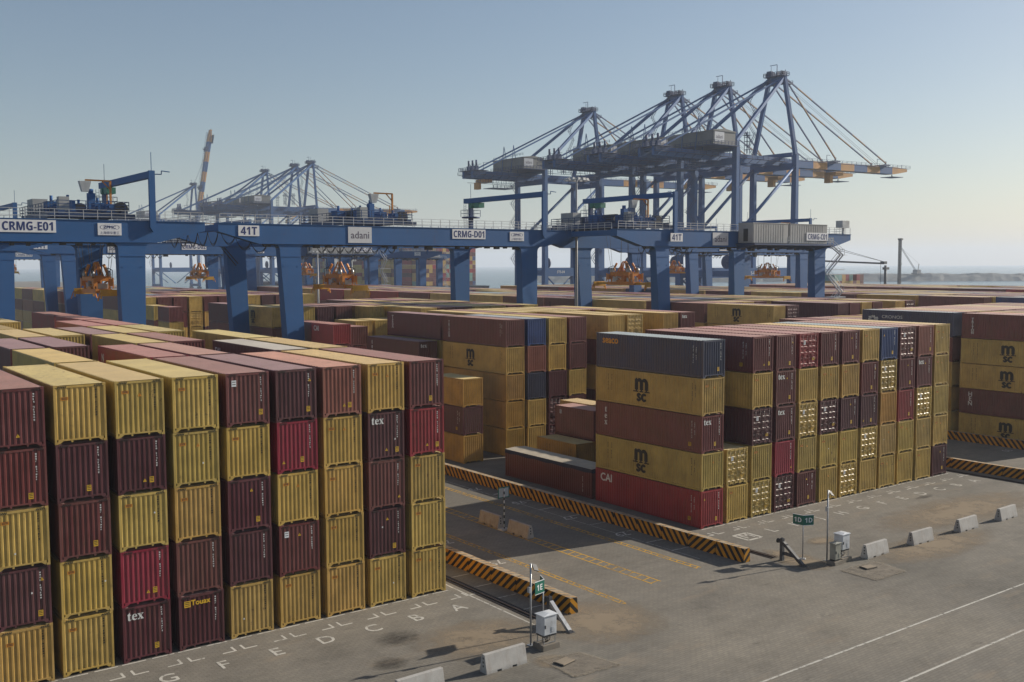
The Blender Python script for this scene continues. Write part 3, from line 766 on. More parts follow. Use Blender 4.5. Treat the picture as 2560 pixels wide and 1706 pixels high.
def ship_stack(x0, nx, y0, ny, z0, ntier, seed, H=2.6):
    r = random.Random(seed)
    for j in range(ny):
        for i in range(nx):
            n = ntier-(1 if r.random() < 0.15 else 0)-(r.randint(0, 2) if (i in (0, nx-1) and r.random() < 0.4) else 0)
            for t in range(n):
                SHIPSPEC.append((x0+i*2.5+1.22, y0+j*12.9+6.1, z0+t*H, 12.19, H-0.02, r.choice('YYYYmmmmdprrcTTbt')))
ship_stack(332, 16, 536, 4, 7.5, 10, 5); ship_stack(332, 16, 588, 3, 7.5, 7, 6); ship_stack(332, 16, 660, 3, 7.5, 9, 9)
ship_stack(357, 8, 256, 1, 8.0, 3, 11)

SELECT = None   # which of the numbered boxes are built as individuals (the 300 that show largest)
SELECT = set([0,1,2,3,4,5,6,7,8,9,10,11,12,13,14,15,16,17,18,19,20,21,22,23,24,25,26,27,28,29,30,31,32,33,34,35,36,37,38,39,40,41,42,43,44,49,54,63,68,77,86,94,99,108,113,124,129,134,139,144,154,159,179,188,198,218,219,220,221,222,223,224,225,226,227,228,229,230,231,232,233,234,235,236,237,238,239,240,241,242,243,244,245,246,247,248,249,250,251,252,253,254,255,256,257,258,259,260,261,262,263,264,265,266,267,268,269,270,271,272,273,274,275,276,277,279,304,305,306,307,308,309,310,311,312,313,314,315,316,317,318,319,320,321,323,324,325,326,329,330,331,332,337,344,349,353,357,358,367,372,377,382,387,392,397,402,407,412,417,422,427,437,442,447,452,457,462,467,472,476,477,482,487,492,497,502,507,512,517,522,527,532,533,534,535,536,537,542,593,594,595,596,597,602,607,612,617,622,627,632,637,657,667,672,716,717,722,739,744,749,754,763,768,773,831,832,836,837,841,842,866,871,881,927,932,936,937,940,941,942,946,947,952,962,967,972,982,1041,1042,1209,1210,1322,1323,1373,1374,1375,1376,1429,1430,1431,1441,1446,1461,1470,1475,1480,1485,1490,1520,1549,1607,1667,1726,1782,1840,1899,1959,2016,2134,2363,2406,2420,2425,2485,2543,2603,2662,2722,2842,2902,2961,3020,3315,3374,3430,3490,3549,3608])
def label_for(s):
    word = PAL[s['c']][0]
    tier = 'top' if s['tier'] == s['n'] and s['n'] > 1 else ('lone' if s['n'] == 1 else ORD[s['tier']])
    if s['tier'] == s['n'] and s['n'] > 1: tt = 'topmost'
    elif s['n'] == 1: tt = 'alone'
    else: tt = {1: 'lowest', 2: 'second up', 3: 'third up', 4: 'fourth up', 5: 'fifth up'}[s['tier']]
    size = 'container' if s['L'] > 7 else 'short container'
    extra = ' showing doors' if s['door'] else ''
    return '%s %s%s, %s in row %s, %s, %s' % (word, size, extra, tt, s['row'], BAYW[s['bay']], BLOCKW[s['block']])
GROUPW = {k: 'shipping containers stacked in the '+v for k, v in BLOCKW.items()}
rc = random.Random(5)
def jitter(c, amt=0.10):
    k = 1+rc.uniform(-amt, amt); return tuple(max(0.0, v*k*(1+rc.uniform(-0.05, 0.05))) for v in c[:3])+(1.0,)
DETAIL = set()
def build_container(i, s, detail):
    L, H = s['L'], s['H']; key = (L, H, s['door']); word, wall, roof = PAL[s['c']]
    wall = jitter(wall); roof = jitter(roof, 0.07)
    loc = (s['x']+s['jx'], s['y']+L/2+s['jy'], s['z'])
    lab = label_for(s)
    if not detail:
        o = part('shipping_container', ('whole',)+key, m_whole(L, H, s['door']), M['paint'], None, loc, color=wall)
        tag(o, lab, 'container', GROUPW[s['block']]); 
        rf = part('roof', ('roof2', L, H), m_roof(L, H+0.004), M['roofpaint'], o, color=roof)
        return o
    t = thing('shipping_container', lab, 'container', loc, group=GROUPW[s['block']])
    part('frame', ('frame', L, H), m_frame(L, H), M['paint'], t, color=wall)
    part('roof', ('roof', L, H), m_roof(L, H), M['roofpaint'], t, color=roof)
    part('side_wall', ('sideL', L, H), m_side(L, H, -1), M['paint'], t, color=wall)
    part('side_wall', ('sideR', L, H), m_side(L, H, 1), M['paint'], t, color=wall)
    part('end_wall', ('endB', L, H), m_end(L, H, 1), M['paint'], t, color=wall)
    if s['door']:
        for sx in (-1, 1):
            d = part('door', ('door', L, H, sx), m_door(L, H, sx), M['paint'], t, color=wall)
            light = tuple(0.9*v+0.02 for v in wall[:3])+(1,)
            part('lock_rod', ('rods', L, H, sx), m_rods(L, H, sx), M['paint'], d, color=light)
    else:
        part('end_wall', ('endF', L, H), m_end(L, H, -1), M['paint'], t, color=wall)
    d = s['deco'] or {}
    near = s['bay'] == 0 and s['block'] in 'ED'
    yf = -L/2+0.014
    ye = -L/2-0.004
    dark = s['c'] in 'YyT'
    rr = random.Random(i*7+3)
    if near:
        if s['block'] == 'E': part('hazard_marking', ('haz', L, H), m_hazmark(L, H), M['ink'] if dark else M['sticker'], t, fix=False)
        if not s['door']:
            cm = M['ink'] if dark else M['whiteink']
            part('code_lettering', ('code', i % 6, dark), m_code(12, 40+i % 6), cm, t, (W/2-0.47, yf, H-0.28), fix=False)
            if dark:
                if rr.random() < 0.85: part('warning_sticker', ('stk', 1), m_sticker(0.36, 0.16, 2), [M['stickerorange'], M['ink']], t, (-W/2+0.50, yf, H-0.62+rr.uniform(-.08, .08)), fix=False)
                if rr.random() < 0.45: part('warning_triangle', ('tri', 1), m_tri(0.2), [M['stickerorange'], M['ink']], t, (rr.choice((0.0, 0.1)), yf, H-0.75), fix=False)
            else:
                if rr.random() < 0.8: part('yellow_plate', ('stk', 2 if rr.random() < .5 else 3), m_sticker(0.22, 0.30 if rr.random() < .5 else 0.2, 3), [M['sticker'], M['ink']], t, (W/2-rr.choice((0.5, 0.75, 0.95)), yf, 0.55+rr.uniform(0, .15)), fix=False)
                if rr.random() < 0.75: part('warning_triangle', ('tri', 2), m_tri(0.19), [M['sticker'], M['ink']], t, (rr.choice((0.0, 0.12, -0.85, W/2-0.4)), yf, (H-0.65) if rr.random() < .6 else 0.62), fix=False)
            if d.get('plate'): part('white_plate', ('plate', 1), m_sticker(0.26, 0.34, 2), [M['sign'], M['ink']], t, (-W/2+0.45, yf, H-0.55), fix=False)
            if rr.random() < 0.13: part('white_patch', ('patch', 1), m_quad(0.08, 0.09), M['whiteink'], t, (rr.uniform(-.9, .9), yf-0.002, rr.uniform(.6, 2.2)), fix=False)
        else:
            part('door_sticker', ('stk', 4), m_sticker(0.24, 0.34, 3), [M['sign'] if rr.random() < .5 else M['sticker'], M['ink']], t, (-0.62, ye-0.02, H-0.75), fix=False)
            part('door_sticker', ('stk', 5), m_sticker(0.30, 0.22, 3), [M['sticker'], M['ink']], t, (0.55, ye-0.02, 0.75), fix=False)
    if d.get('end'):
        if d['end'] == 'Touax':
            lettering('Touax', M['sticker'], t, (-0.05, yf-0.004, H-0.42), '-Y', size=0.40, bold=0.018, name='end_lettering')
            part('end_emblem', ('emb', 1), m_sticker(0.34, 0.34, 3), [M['sticker'], M['ink']], t, (-0.76, yf-0.004, H-0.46), fix=False)
        else: lettering(serif(d['end']), M['whiteink'], t, (-W/2+0.64, yf-0.004, H-0.5), '-Y', size=0.66, bold=0.006, name='end_lettering')
    xs = -W/2+0.006
    if d.get('side'):
        sd_ = d['side']; cm = M[d['sidec']]
        if sd_ == 'msc':
            yy = 0.55
            lettering('m', cm, t, (xs, yy, H*0.63), '-X', size=1.95, bold=0.10, name='side_lettering', narrow=1.05)
            lettering('sc', cm, t, (xs, yy, H*0.27), '-X', size=1.30, bold=0.07, name='side_lettering')
            part('side_lettering', 'mscbar', lambda b: (b.face([(0,0.95,-0.05),(0,0.35,-0.05),(0,0.35,0.05),(0,0.95,0.05)]), b.face([(0,-0.95,-0.05),(0,-0.35,-0.05),(0,-0.35,0.05),(0,-0.95,0.05)]), b.face([(0,0.22,-0.05),(0,-0.22,-0.05),(0,-0.22,0.05),(0,0.22,0.05)])), cm, t, (xs-0.002, yy, H*0.43), fix=False)
        elif '\n' in sd_:
            n = sd_.count('\n')+1
            lettering(serif(sd_), cm, t, (xs, L/2-1.3, H*0.60 if n == 3 else H*0.5), '-X', size=0.72 if n == 3 else 0.42, lead=0.75, bold=0.014, name='side_lettering')
        elif sd_ == 'CRONOS':
            lettering(sd_, cm, t, (xs, L/2-4.2, H*0.72), '-X', size=0.55, narrow=1.25, name='side_lettering')
            def emb(b):
                r = random.Random(4)
                for q in range(9):
                    a = q*0.7; cy = math.cos(a)*0.5; cz = math.sin(a)*0.28; b.face([(0,cy+r.uniform(.1,.4),cz-0.1),(0,cy-r.uniform(.1,.4),cz-0.16),(0,cy-r.uniform(.0,.3),cz+0.16),(0,cy+r.uniform(.0,.3),cz+0.1)])
            part('side_emblem', 'cremb', emb, cm, t, (xs, L/2-1.5, H*0.62), fix=False)
        elif sd_ == 'seaco': lettering(sd_, cm, t, (xs, L/2-1.75, H-0.62), '-X', size=0.85, bold=0.03, name='side_lettering')
        elif sd_ == 'CAI': lettering(sd_, cm, t, (xs, L/2-1.35, H-0.66), '-X', size=0.92, bold=0.03, name='side_lettering')
        else: lettering(sd_, cm, t, (xs, L/2-1.2, H-0.8), '-X', size=0.8, bold=0.02, name='side_lettering')
    if d.get('sidecode'):
        cm = M[d['sidecode']]
        o = part('side_code_lettering', ('codes', d['sidecode']), m_code(11, 77), cm, t, (xs-0.001, -L/2+1.05, H-0.45), fix=False); o.rotation_euler = (0, 0, -PI/2)
        o = part('side_code_lettering', ('codes2', d['sidecode']), m_code(8, 78), cm, t, (xs-0.001, -L/2+0.75, H-0.55), fix=False); o.rotation_euler = (0, 0, -PI/2)
        if dark:
            for q in (1.55, 2.0):
                o = part('side_code_lettering', ('codes', d['sidecode']), m_code(11, 77), cm, t, (xs-0.001, L/2-q, H-0.5), fix=False); o.rotation_euler = (0, 0, -PI/2)
    if d.get('st'):
        o = part('yellow_plate', ('stk', 6), m_sticker(0.30, 0.30, 3), [M['sticker'], M['ink']], t, (xs-0.001, -L/2+1.25, 0.62), fix=False); o.rotation_euler = (0, 0, -PI/2)
    if d.get('plateS'):
        o = part('white_plate', ('stk', 7), m_sticker(0.3, 0.4, 3), [M['signgrey'], M['ink']], t, (xs-0.001, L/2-0.9, H-0.6), fix=False); o.rotation_euler = (0, 0, -PI/2)
    return t

class Lite:
    """the boxes too small to tell apart in the photograph, gathered into one mesh with a colour per face"""
    def __init__(self): self.b = MB(); self.cols = []
    def add(self, x, y, z, L, H, wall, roof, ribs=True):
        b = self.b; n0 = len(b.f); x0, x1, y0, y1 = x-W/2, x+W/2, y-L/2, y+L/2; z1 = z+H
        b.face([(x0,y0,z1),(x1,y0,z1),(x1,y1,z1),(x0,y1,z1)]); self.cols.append(roof)
        for q in ([(x0,y1,z+.03),(x0,y0,z+.03),(x0,y0,z1),(x0,y1,z1)], [(x1,y0,z+.03),(x1,y1,z+.03),(x1,y1,z1),(x1,y0,z1)], [(x1,y1,z+.03),(x0,y1,z+.03),(x0,y1,z1),(x1,y1,z1)]):
            b.face(q); self.cols.append(wall)
        dk = tuple(v*0.25 for v in wall[:3])+(1,)
        b.face([(x0,y0,z+.03),(x0,y1,z+.03),(x1,y1,z+.03),(x1,y0,z+.03)]); self.cols.append(wall)
        if ribs:
            pr = corr(x0, x1, 0.30, 0.34, 0.19); n = len(b.f)
            b.strip([(u, y0+0.055*r, z+.20) for u, r in pr], [(u, y0+0.05*r, z1) for u, r in pr]); self.cols += [wall]*(len(b.f)-n)
        else: b.face([(x0,y0,z+.03),(x1,y0,z+.03),(x1,y0,z1),(x0,y0,z1)]); self.cols.append(wall)
    def link(self, name):
        me = self.b.mesh(name, [M['paintattr']], fix=False)
        at = me.color_attributes.new('Col', 'FLOAT_COLOR', 'CORNER')
        data = []
        for p in me.polygons: data += list(self.cols[p.index])*p.loop_total
        at.data.foreach_set('color', data)
        return link(name, me)
lite = Lite()
CONT = {}
for i, s in enumerate(SPEC):
    sel = (SELECT is None) or (i in SELECT)
    if sel:
        d_ = (s['x']**2+s['y']**2)**0.5
        CONT[i] = build_container(i, s, detail=(d_ < 135) or bool(s['deco']))
    else:
        word, wall, roof = PAL[s['c']]
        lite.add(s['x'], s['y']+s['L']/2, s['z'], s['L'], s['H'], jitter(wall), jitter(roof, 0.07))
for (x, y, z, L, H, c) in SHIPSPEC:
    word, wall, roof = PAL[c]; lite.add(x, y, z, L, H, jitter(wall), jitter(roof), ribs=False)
if lite.cols:
    lo = lite.link('distant_containers')
    tag(lo, 'distant yellow and maroon containers filling the far yard and ship decks', 'containers', kind='stuff')

# the open-topped box under a tarpaulin, standing behind the middle block's corner
ot = thing('open_top_container', 'low maroon open-topped container under a blue-edged dusty tarpaulin behind row M', 'container', (57.61+W/2, 65.5+6.4, 0.004))
Lq, Hq = 12.6, 2.55
part('frame', ('frame', Lq, Hq), m_frame(Lq, Hq), M['paint'], ot, color=lin(96,40,38))
for s_ in (-1, 1): part('side_wall', ('os', s_), m_side(Lq, Hq, s_), M['paint'], ot, color=lin(96,40,38)); part('end_wall', ('oe', s_), m_end(Lq, Hq, s_), M['paint'], ot, color=lin(96,40,38))
def tarp_side(b):
    w = W/2+0.02; l = Lq/2+0.02
    pts = [(-w,-l),(w,-l),(w,l),(-w,l)]
    for i in range(4):
        p, q = pts[i], pts[(i+1) % 4]; n = 14 if i % 2 else 4
        top = []; bot = []
        for k in range(n+1):
            u = k/n; x = p[0]+(q[0]-p[0])*u; y = p[1]+(q[1]-p[1])*u
            top.append((x, y, Hq+0.05)); bot.append((x, y, Hq-0.30-0.05*math.sin(k*2.1)))
        b.strip(top, bot)
def tarp_top(b):
    w = W/2+0.02; l = Lq/2+0.02; n = 16
    b.strip([(-w, -l+2*l*k/n, Hq+0.05) for k in range(n+1)], [(0, -l+2*l*k/n, Hq+0.13-0.03*(k % 2)) for k in range(n+1)])
    b.strip([(0, -l+2*l*k/n, Hq+0.13-0.03*(k % 2)) for k in range(n+1)], [(w, -l+2*l*k/n, Hq+0.05) for k in range(n+1)])
tp = part('tarpaulin', None, tarp_top, M['tarptop'], ot); part('tarpaulin_skirt', None, tarp_side, M['tarp'], tp, fix=False)
o = part('side_code_lettering', ('codes', 'whiteink'), m_code(11, 77), M['whiteink'], ot, (-W/2+0.006, -Lq/2+1.2, Hq-0.75), fix=False); o.rotation_euler = (0, 0, -PI/2)
# ---------------------------------------------------------------- striped barriers along the lanes
def seg_mesh(b):
    L = 2.58
    b.prism([(0.02,0.0),(0.68,0.0),(0.66,0.25),(0.60,0.95),(0.10,0.95),(0.04,0.25)], 'y', 0.02, L)
    b.box(0.13, 0.57, L, L+0.05, 0.08, 0.86)
def barrier_row(x, y0, n, up_ids, all_up, rowlabel, group, first_label, last):
    for i in range(n):
        rising = all_up != (i in up_ids)
        key = ('hazseg', rising)
        o = part('striped_barrier', key, seg_mesh, M['hazup'] if rising else M['hazdn'], None, (x+random.uniform(-.02, .02), y0+2.62*i, 0.004), rotz=random.uniform(-0.006, 0.006))
        nth = ['nearest', 'second nearest', 'third nearest', 'fourth nearest', 'fifth nearest', 'sixth nearest', 'seventh nearest', 'eighth nearest', 'ninth nearest', 'tenth nearest', 'eleventh nearest', 'twelfth nearest', 'thirteenth nearest', 'fourteenth nearest', 'fifteenth nearest'][min(i, 14)]
        lab = 'black and yellow striped barrier, %s %s' % (nth if i < 15 else 'far one', rowlabel)
        tag(o, lab, 'barrier', group)
barrier_row(37.2, 44.3, 9, (), True, 'in the row beside the left container block', 'striped barriers beside the left block', '', 9)
barrier_row(53.25, 45.0, 15, (1,), False, 'in the row before the middle container block', 'striped barriers before the middle block', '', 15)
barrier_row(94.85, 43.6, 8, (), True, 'in the row past the middle block far corner', 'striped barriers past the middle block', '', 8)
barrier_row(110.3, 44.0, 8, (), False, 'in the row before the block at right', 'striped barriers before the right block', '', 8)

# ---------------------------------------------------------------- pale concrete barriers
def jersey(b):
    L = 2.55; pr = [(-0.30,0.0),(0.30,0.0),(0.29,0.12),(0.115,0.90),(-0.115,0.90),(-0.29,0.12)]
    # feet with two forklift notches
    z0 = 0.10
    b.prism([(-0.295,z0),(0.295,z0),(0.29,0.16),(0.115,0.93),(0.09,0.95),(-0.09,0.95),(-0.115,0.93),(-0.29,0.16)], 'x', -L/2, L/2)
    for a0, a1 in ((-L/2,-0.62),(-0.34,0.34),(0.62,L/2)): b.box(a0+0.001, a1-0.001, -0.30, 0.30, 0.0, z0)
def jersey_notch(b):
    for z in (0.35, 0.55, 0.75): b.box(1.26, 1.279, -0.05, 0.05, z-0.05, z+0.05); b.box(-1.279, -1.26, -0.05, 0.05, z-0.05, z+0.05)
def jersey_barrier(x, y, rz, label, mat='barrier', group='concrete barriers along the apron'):
    o = part('concrete_barrier', ('jersey', mat), jersey, M[mat], None, (x, y, 0.002), rz)
    tag(o, label, 'barrier', group)
    part('lifting_slot', ('jnotch',), jersey_notch, M['dark'], o)
    return o
jersey_barrier(29.65, 40.45, R(0.5), 'whitish concrete barrier standing nearest the white cabinet in the foreground')
jersey_barrier(24.6, 40.35, R(1), 'whitish concrete barrier cut off by the bottom edge of the picture')
jersey_barrier(62.0, 40.72, R(0.8), 'grey concrete barrier next to the pair of cabinets by the green sign')
jersey_barrier(67.5, 40.62, R(-0.6), 'grey concrete barrier, second along from the pair of cabinets')
jersey_barrier(73.6, 40.55, R(0.4), 'grey concrete barrier, third along from the pair of cabinets')
jersey_barrier(79.4, 40.45, R(1), 'grey concrete barrier, fourth along from the cabinets, near the right edge')
jersey_barrier(45.62, 63.85, R(90.5), 'brown stained concrete barrier behind the black and white pole', 'barrierbrown', 'stained barriers in the truck lane')
jersey_barrier(45.62, 60.05, R(89.5), 'brown stained concrete barrier in front of the black and white pole', 'barrierbrown', 'stained barriers in the truck lane')

# ---------------------------------------------------------------- lane sign on its striped pole
t = thing('lane_sign', 'back of a square sign on a black and white pole between two stained barriers', 'sign', (45.55, 62.0, 0))
part('pole', None, lambda b: b.tube((0,0,0.06),(0,0,3.25),0.05,10), M['bw'], t)
part('base', None, lambda b: b.frustum((-0.42,0.42,-0.35,0.35),(-0.36,0.36,-0.30,0.30),0.004,0.10), M['barrier'], t)
part('board', None, lambda b: b.box(-0.46,0.46,0.06,0.09,2.55,3.25), M['ltgrey'], t)
part('board_frame', None, lambda b: (b.box(-0.52,-0.46,0.05,0.10,2.48,3.32), b.box(0.46,0.52,0.05,0.10,2.48,3.32), b.box(-0.46,0.46,0.05,0.10,3.25,3.32), b.box(-0.46,0.46,0.05,0.10,2.48,2.55)), M['signgreen'], t)

# ---------------------------------------------------------------- rail buffer stops
def buffer_stop(x, yp, label, pale):
    t = thing('buffer_stop', label, 'buffer stop', (x, yp, 0), group='rail buffer stops')
    part('post', ('bpost',), lambda b: (b.box(-0.12,0.12,-0.11,0.11,0,1.55), b.box(-0.17,0.17,-0.16,0.16,0,0.04), b.box(-0.04,0.04,-0.05,0.05,1.55,1.6)), M['buffer'], t)
    part('buffer_head', ('bhead',), lambda b: (b.tube((0,0.11,1.33),(0,0.32,1.33),0.13,12), b.tube((0,0.32,1.33),(0,0.38,1.33),0.17,12)), M['dark'], t)
    part('brace', ('bbrace', pale), lambda b: b.beam((0,-0.11,1.28),(0,-1.75,0.06),0.24,0.20), M['steel'] if pale else M['buffer'], t)
    part('tie_plate', ('btie',), lambda b: (b.box(-0.05,0.05,-1.0,-0.11,0.42,0.66), b.box(-0.2,0.2,-2.0,-1.6,0,0.05), b.tube((-0.12,-1.9,0.05),(-0.12,-1.9,0.12),0.03,6), b.tube((0.12,-1.9,0.05),(0.12,-1.9,0.12),0.03,6)), M['buffer'], t)
buffer_stop(35.45, 43.95, 'grey rail buffer stop with a pale sloping brace behind the single white cabinet', True)
buffer_stop(55.85, 43.85, 'dark A-shaped rail buffer stop beside the double green sign', False)

# ---------------------------------------------------------------- signal posts, cabinets and block signs
def cabinet(b, w, d, z0, z1, over=0.05):
    b.box(-w/2, w/2, -d/2, d/2, z0, z1)
def white_cabinet(x, y, label, w=0.86, d=0.66, z0=0.72, z1=1.72, mat='whitebox', legs=True):
    t = thing('electrical_cabinet', label, 'cabinet', (x, y, 0), group='electrical cabinets by the rail ends')
    k = (w, d, z0, z1)
    part('cabinet_body', ('cb',)+k, lambda b: cabinet(b, w, d, z0, z1), M[mat], t)
    part('cabinet_roof', ('cr',)+k, lambda b: (b.frustum((-w/2-0.06,w/2+0.06,-d/2-0.06,d/2+0.06),(-w/2-0.06,w/2+0.06,-d/2-0.06,d/2+0.06),z1+0.01,z1+0.045), b.frustum((-w/2-0.06,w/2+0.06,-d/2-0.06,d/2+0.06),(-0.05,0.05,-d/2+0.1,d/2-0.1),z1+0.046,z1+0.11)), M[mat], t)
    dr = part('cabinet_door', ('cd',)+k, lambda b: (b.box(-w/2+0.03,w/2-0.03,-d/2-0.022,-d/2-0.002,z0+0.03,z1-0.03), b.box(0.05,w/2-0.12,-d/2-0.034,-d/2-0.024,z0+0.12,z0+0.42), *[b.box(0.07,w/2-0.14,-d/2-0.042,-d/2-0.034,z0+0.15+q*0.045,z0+0.17+q*0.045) for q in range(6)]), M[mat], t)
    part('door_handle', ('ch',)+k, lambda b: b.box(-w/2+0.05,-w/2+0.10,-d/2-0.06,-d/2-0.024,(z0+z1)/2-0.12,(z0+z1)/2+0.06), M['dark'], dr)
    part('cabinet_skirt', ('cs',)+k, lambda b: b.box(-w/2+0.01,w/2-0.01,-d/2+0.01,d/2-0.01,z0-0.09,z0-0.004), M['dark'], t)
    if legs:
        def lg(b):
            for sx in (-1, 1):
                for sy in (-1, 1): b.beam((sx*(w/2-0.05),sy*(d/2-0.05),0.30),(sx*(w/2-0.05),sy*(d/2-0.05),z0-0.09),0.035)
            for sy in (-1, 1): b.beam((-w/2+0.05,sy*(d/2-0.05),0.34),(w/2-0.05,sy*(d/2-0.05),0.34),0.03)
        part('stand', ('cl',)+k, lg, M['steel'], t)
        def cb_(b):
            r = random.Random(2)
            for q in range(5):
                x0 = -0.25+0.11*q; b.path([(x0,0,z0-0.09),(x0+r.uniform(-.08,.08),r.uniform(-.1,.1),z0-0.2),(x0+r.uniform(-.15,.15),r.uniform(-.15,.1),0.42),(x0*0.4,0.0,0.30)],0.022,6)
        part('cable', ('cc',)+k, cb_, M['cable'], t)
    part('plinth', ('cp',)+k, lambda b: b.frustum((-w/2-0.14,w/2+0.14,-d/2-0.14,d/2+0.14),(-w/2-0.12,w/2+0.12,-d/2-0.12,d/2+0.12),0.004,0.29 if legs else 0.24), M['plinth'], t)
    return t
white_cabinet(33.05, 41.25, 'single white cabinet on a wire stand beside the grey pole', z0=0.78, z1=1.80)
white_cabinet(59.05, 41.35, 'taller white cabinet on thin legs, rear one of the pair', w=0.80, d=0.66, z0=0.86, z1=1.88)
white_cabinet(58.05, 41.15, 'beige narrow cabinet, front one of the pair beside the lamp pole', w=0.62, d=0.42, z0=0.36, z1=1.42, mat='beigebox', legs=False)
def signal_pole(x, y, h, label, boxz):
    t = thing('signal_pole', label, 'pole', (x, y, 0), group='grey poles by the rail ends')
    part('pole', ('sp', h), lambda b: (b.tube((0,0,0),(0,0,h),0.055,10), b.box(-0.16,0.16,-0.16,0.16,0.002,0.03)), M['steel'], t)
    hd = part('reader_head', ('sh', h), lambda b: b.beam((0.10,-0.05,h-0.18),(0.42,-0.05,h-0.30),0.44,0.05,up=(0.3,-0.6,0.7)), M['dark'], t)
    part('head_bracket', ('sb', h), lambda b: b.beam((0,0,h-0.15),(0.26,-0.05,h-0.24),0.05), M['steel'], t)
    part('junction_box', ('sj', boxz), lambda b: b.box(-0.17,-0.06,-0.12,0.08,boxz-0.15,boxz+0.15), M['ltgrey'], t)
    return t
signal_pole(32.55, 41.95, 4.45, 'tall grey pole with a tilted panel head next to the single white cabinet', 3.05)
signal_pole(58.25, 41.95, 4.9, 'tall grey pole with a tilted panel head behind the two cabinets', 3.6)
def block_sign(x, y, text, label, z0=2.38, z1=3.05):
    t = thing('block_sign', label, 'sign', (x, y, 0), group='green block signs')
    part('post', ('bs', z0), lambda b: (b.tube((0,0,0),(0,0,z1),0.042,10), b.frustum((-0.22,0.22,-0.22,0.22),(-0.18,0.18,-0.18,0.18),0.004,0.06)), M['steel'], t)
    for s in (-1, 1):
        bd = part('board', ('bb', z0, s), lambda b: (b.box(0.0, 0.78, -0.012, 0.012, z0, z1)), M['signgreen'], t, (0, -0.06, 0), rotz=(R(-62+90) if s > 0 else R(180-28-0)))
        part('board_frame', ('bf', z0, s), lambda b: (b.box(-0.01,0.79,-0.016,0.016,z0-0.03,z0-0.001), b.box(-0.01,0.79,-0.016,0.016,z1+0.001,z1+0.03)), M['sign'], bd)
        tm = text_mesh(heavy(text), size=0.46).copy(); tm.materials.append(M['sign'])
        o = link('lettering', tm, bd, (0.40, -0.016 if s > 0 else 0.016, (z0+z1)/2)); o.rotation_euler = (PI/2, 0, 0 if s > 0 else PI)
    return t
block_sign(57.25, 43.2, '1D', 'double green 1D sign in a V on a grey post').rotation_euler = (0, 0, R(-53))
bs_ = block_sign(34.15, 42.9, '1E', 'green 1E sign half hidden behind the grey pole'); bs_.rotation_euler = (0, 0, R(40))
# lids over the cable pits
for x, y, rz, lab in ((32.45, 39.0, 0.2, 'brown steel pit lid lying askew on the sandy pad near the single cabinet'), (59.0, 39.2, -0.15, 'rusty grating lid on the sandy pad below the two cabinets')):
    t = thing('pit_lid', lab, 'cover', (x, y, 0.052), rz, group='cable pit lids')
    part('lid', ('lid',), lambda b: b.frustum((-0.46,0.46,-0.30,0.30),(-0.45,0.45,-0.29,0.29),0.02,0.07), M['slab'], t)
    part('lid_rim', ('lidr',), lambda b: (b.box(-0.50,0.48,-0.33,0.33,0.0,0.016), b.box(-0.52,-0.49,-0.34,0.34,0.0,0.05)), M['dark'], t)
# ---------------------------------------------------------------- yard gantry cranes
GA, YB = 37.55, 18.0      # rail gauge, distance between the two girders
ZT, ZB = 25.45, 23.05     # girder top and underside
def girder_mesh(b):
    poly = [(-10.1,ZT),(-10.1,24.45),(-5.1,ZB),(GA+3.2,ZB),(GA+8.7,24.45),(GA+8.7,ZT)]
    b.prism(poly, 'y', -0.7, 0.7)
    b.box(-10.15, GA+8.75, -0.78, 0.78, ZT, ZT+0.06)
    b.box(-5.0, GA+3.0, -0.76, 0.76, ZB-0.05, ZB-0.002)
def leg_mesh(b, side):
    # flared at the top with rounded gussets, narrowing to the sill
    xb0, xb1 = (-0.95, 1.1) if side < 0 else (-1.05, 1.1)
    xt0, xt1 = (-2.15, 0.65) if side < 0 else (-1.45, 1.6)
    ztop = ZB-0.055
    def fillet(x, sgn, r=0.75, n=4): return [(x+sgn*r*(1-math.cos(a)), ztop-r*(1-math.sin(a))) for a in [PI/2*k/n for k in range(n+1)]]
    R_ = fillet(xt1, 1); L_ = fillet(xt0, -1)
    prof = [(xb0,3.2),(xb1,3.2)] + R_ + L_[::-1]
    def hy(z): return 1.02-(z-3.2)/(ZB-3.2)*0.42
    A = [(p[0], -hy(p[1]), p[1]) for p in prof]; B = [(p[0], hy(p[1]), p[1]) for p in prof]
    n = len(prof)
    for i in range(n):
        j = (i+1) % n; b.face([A[j], A[i], B[i], B[j]])
    # side sheets as quads, left edge against right edge
    lo = [prof[0]]+L_; hi = [prof[1]]+R_
    for Y in (-1, 1):
        for i in range(len(lo)-1):
            b.face([(lo[i][0],Y*hy(lo[i][1]),lo[i][1]),(hi[i][0],Y*hy(hi[i][1]),hi[i][1]),(hi[i+1][0],Y*hy(hi[i+1][1]),hi[i+1][1]),(lo[i+1][0],Y*hy(lo[i+1][1]),lo[i+1][1])])
    zc = 21.45; f = (zc-3.2)/(ztop-0.75-3.2)
    x0 = xb0+(xt0-xb0)*f; x1 = xb1+(xt1-xb1)*f
    b.box(x0-0.05, x1+0.05, -hy(zc)-0.05, hy(zc)+0.05, zc-0.04, zc+0.04)
    for x in (x0+0.45, x1-0.45): b.tube((x,-hy(20.2)-0.03,20.2),(x,-hy(20.2)+0.05,20.2),0.11,8)
def sill_mesh(b):
    b.prism([(-4.0,2.0),(-2.6,1.5),(YB+2.6,1.5),(YB+4.0,2.0),(YB+4.0,2.7),(YB+1.6,3.2),(-1.6,3.2),(-4.0,2.7)], 'x', -0.7, 0.7)
def bogie_mesh(b):
    b.prism([(-3.2,0.55),(3.2,0.55),(3.2,1.0),(0.7,1.5),(-0.7,1.5),(-3.2,1.0)], 'x', -0.42, 0.42)
def wheels_mesh(b):
    for y in (-2.6,-0.95,0.95,2.6): b.tube((-0.16,y,0.42),(0.16,y,0.42),0.36,12)
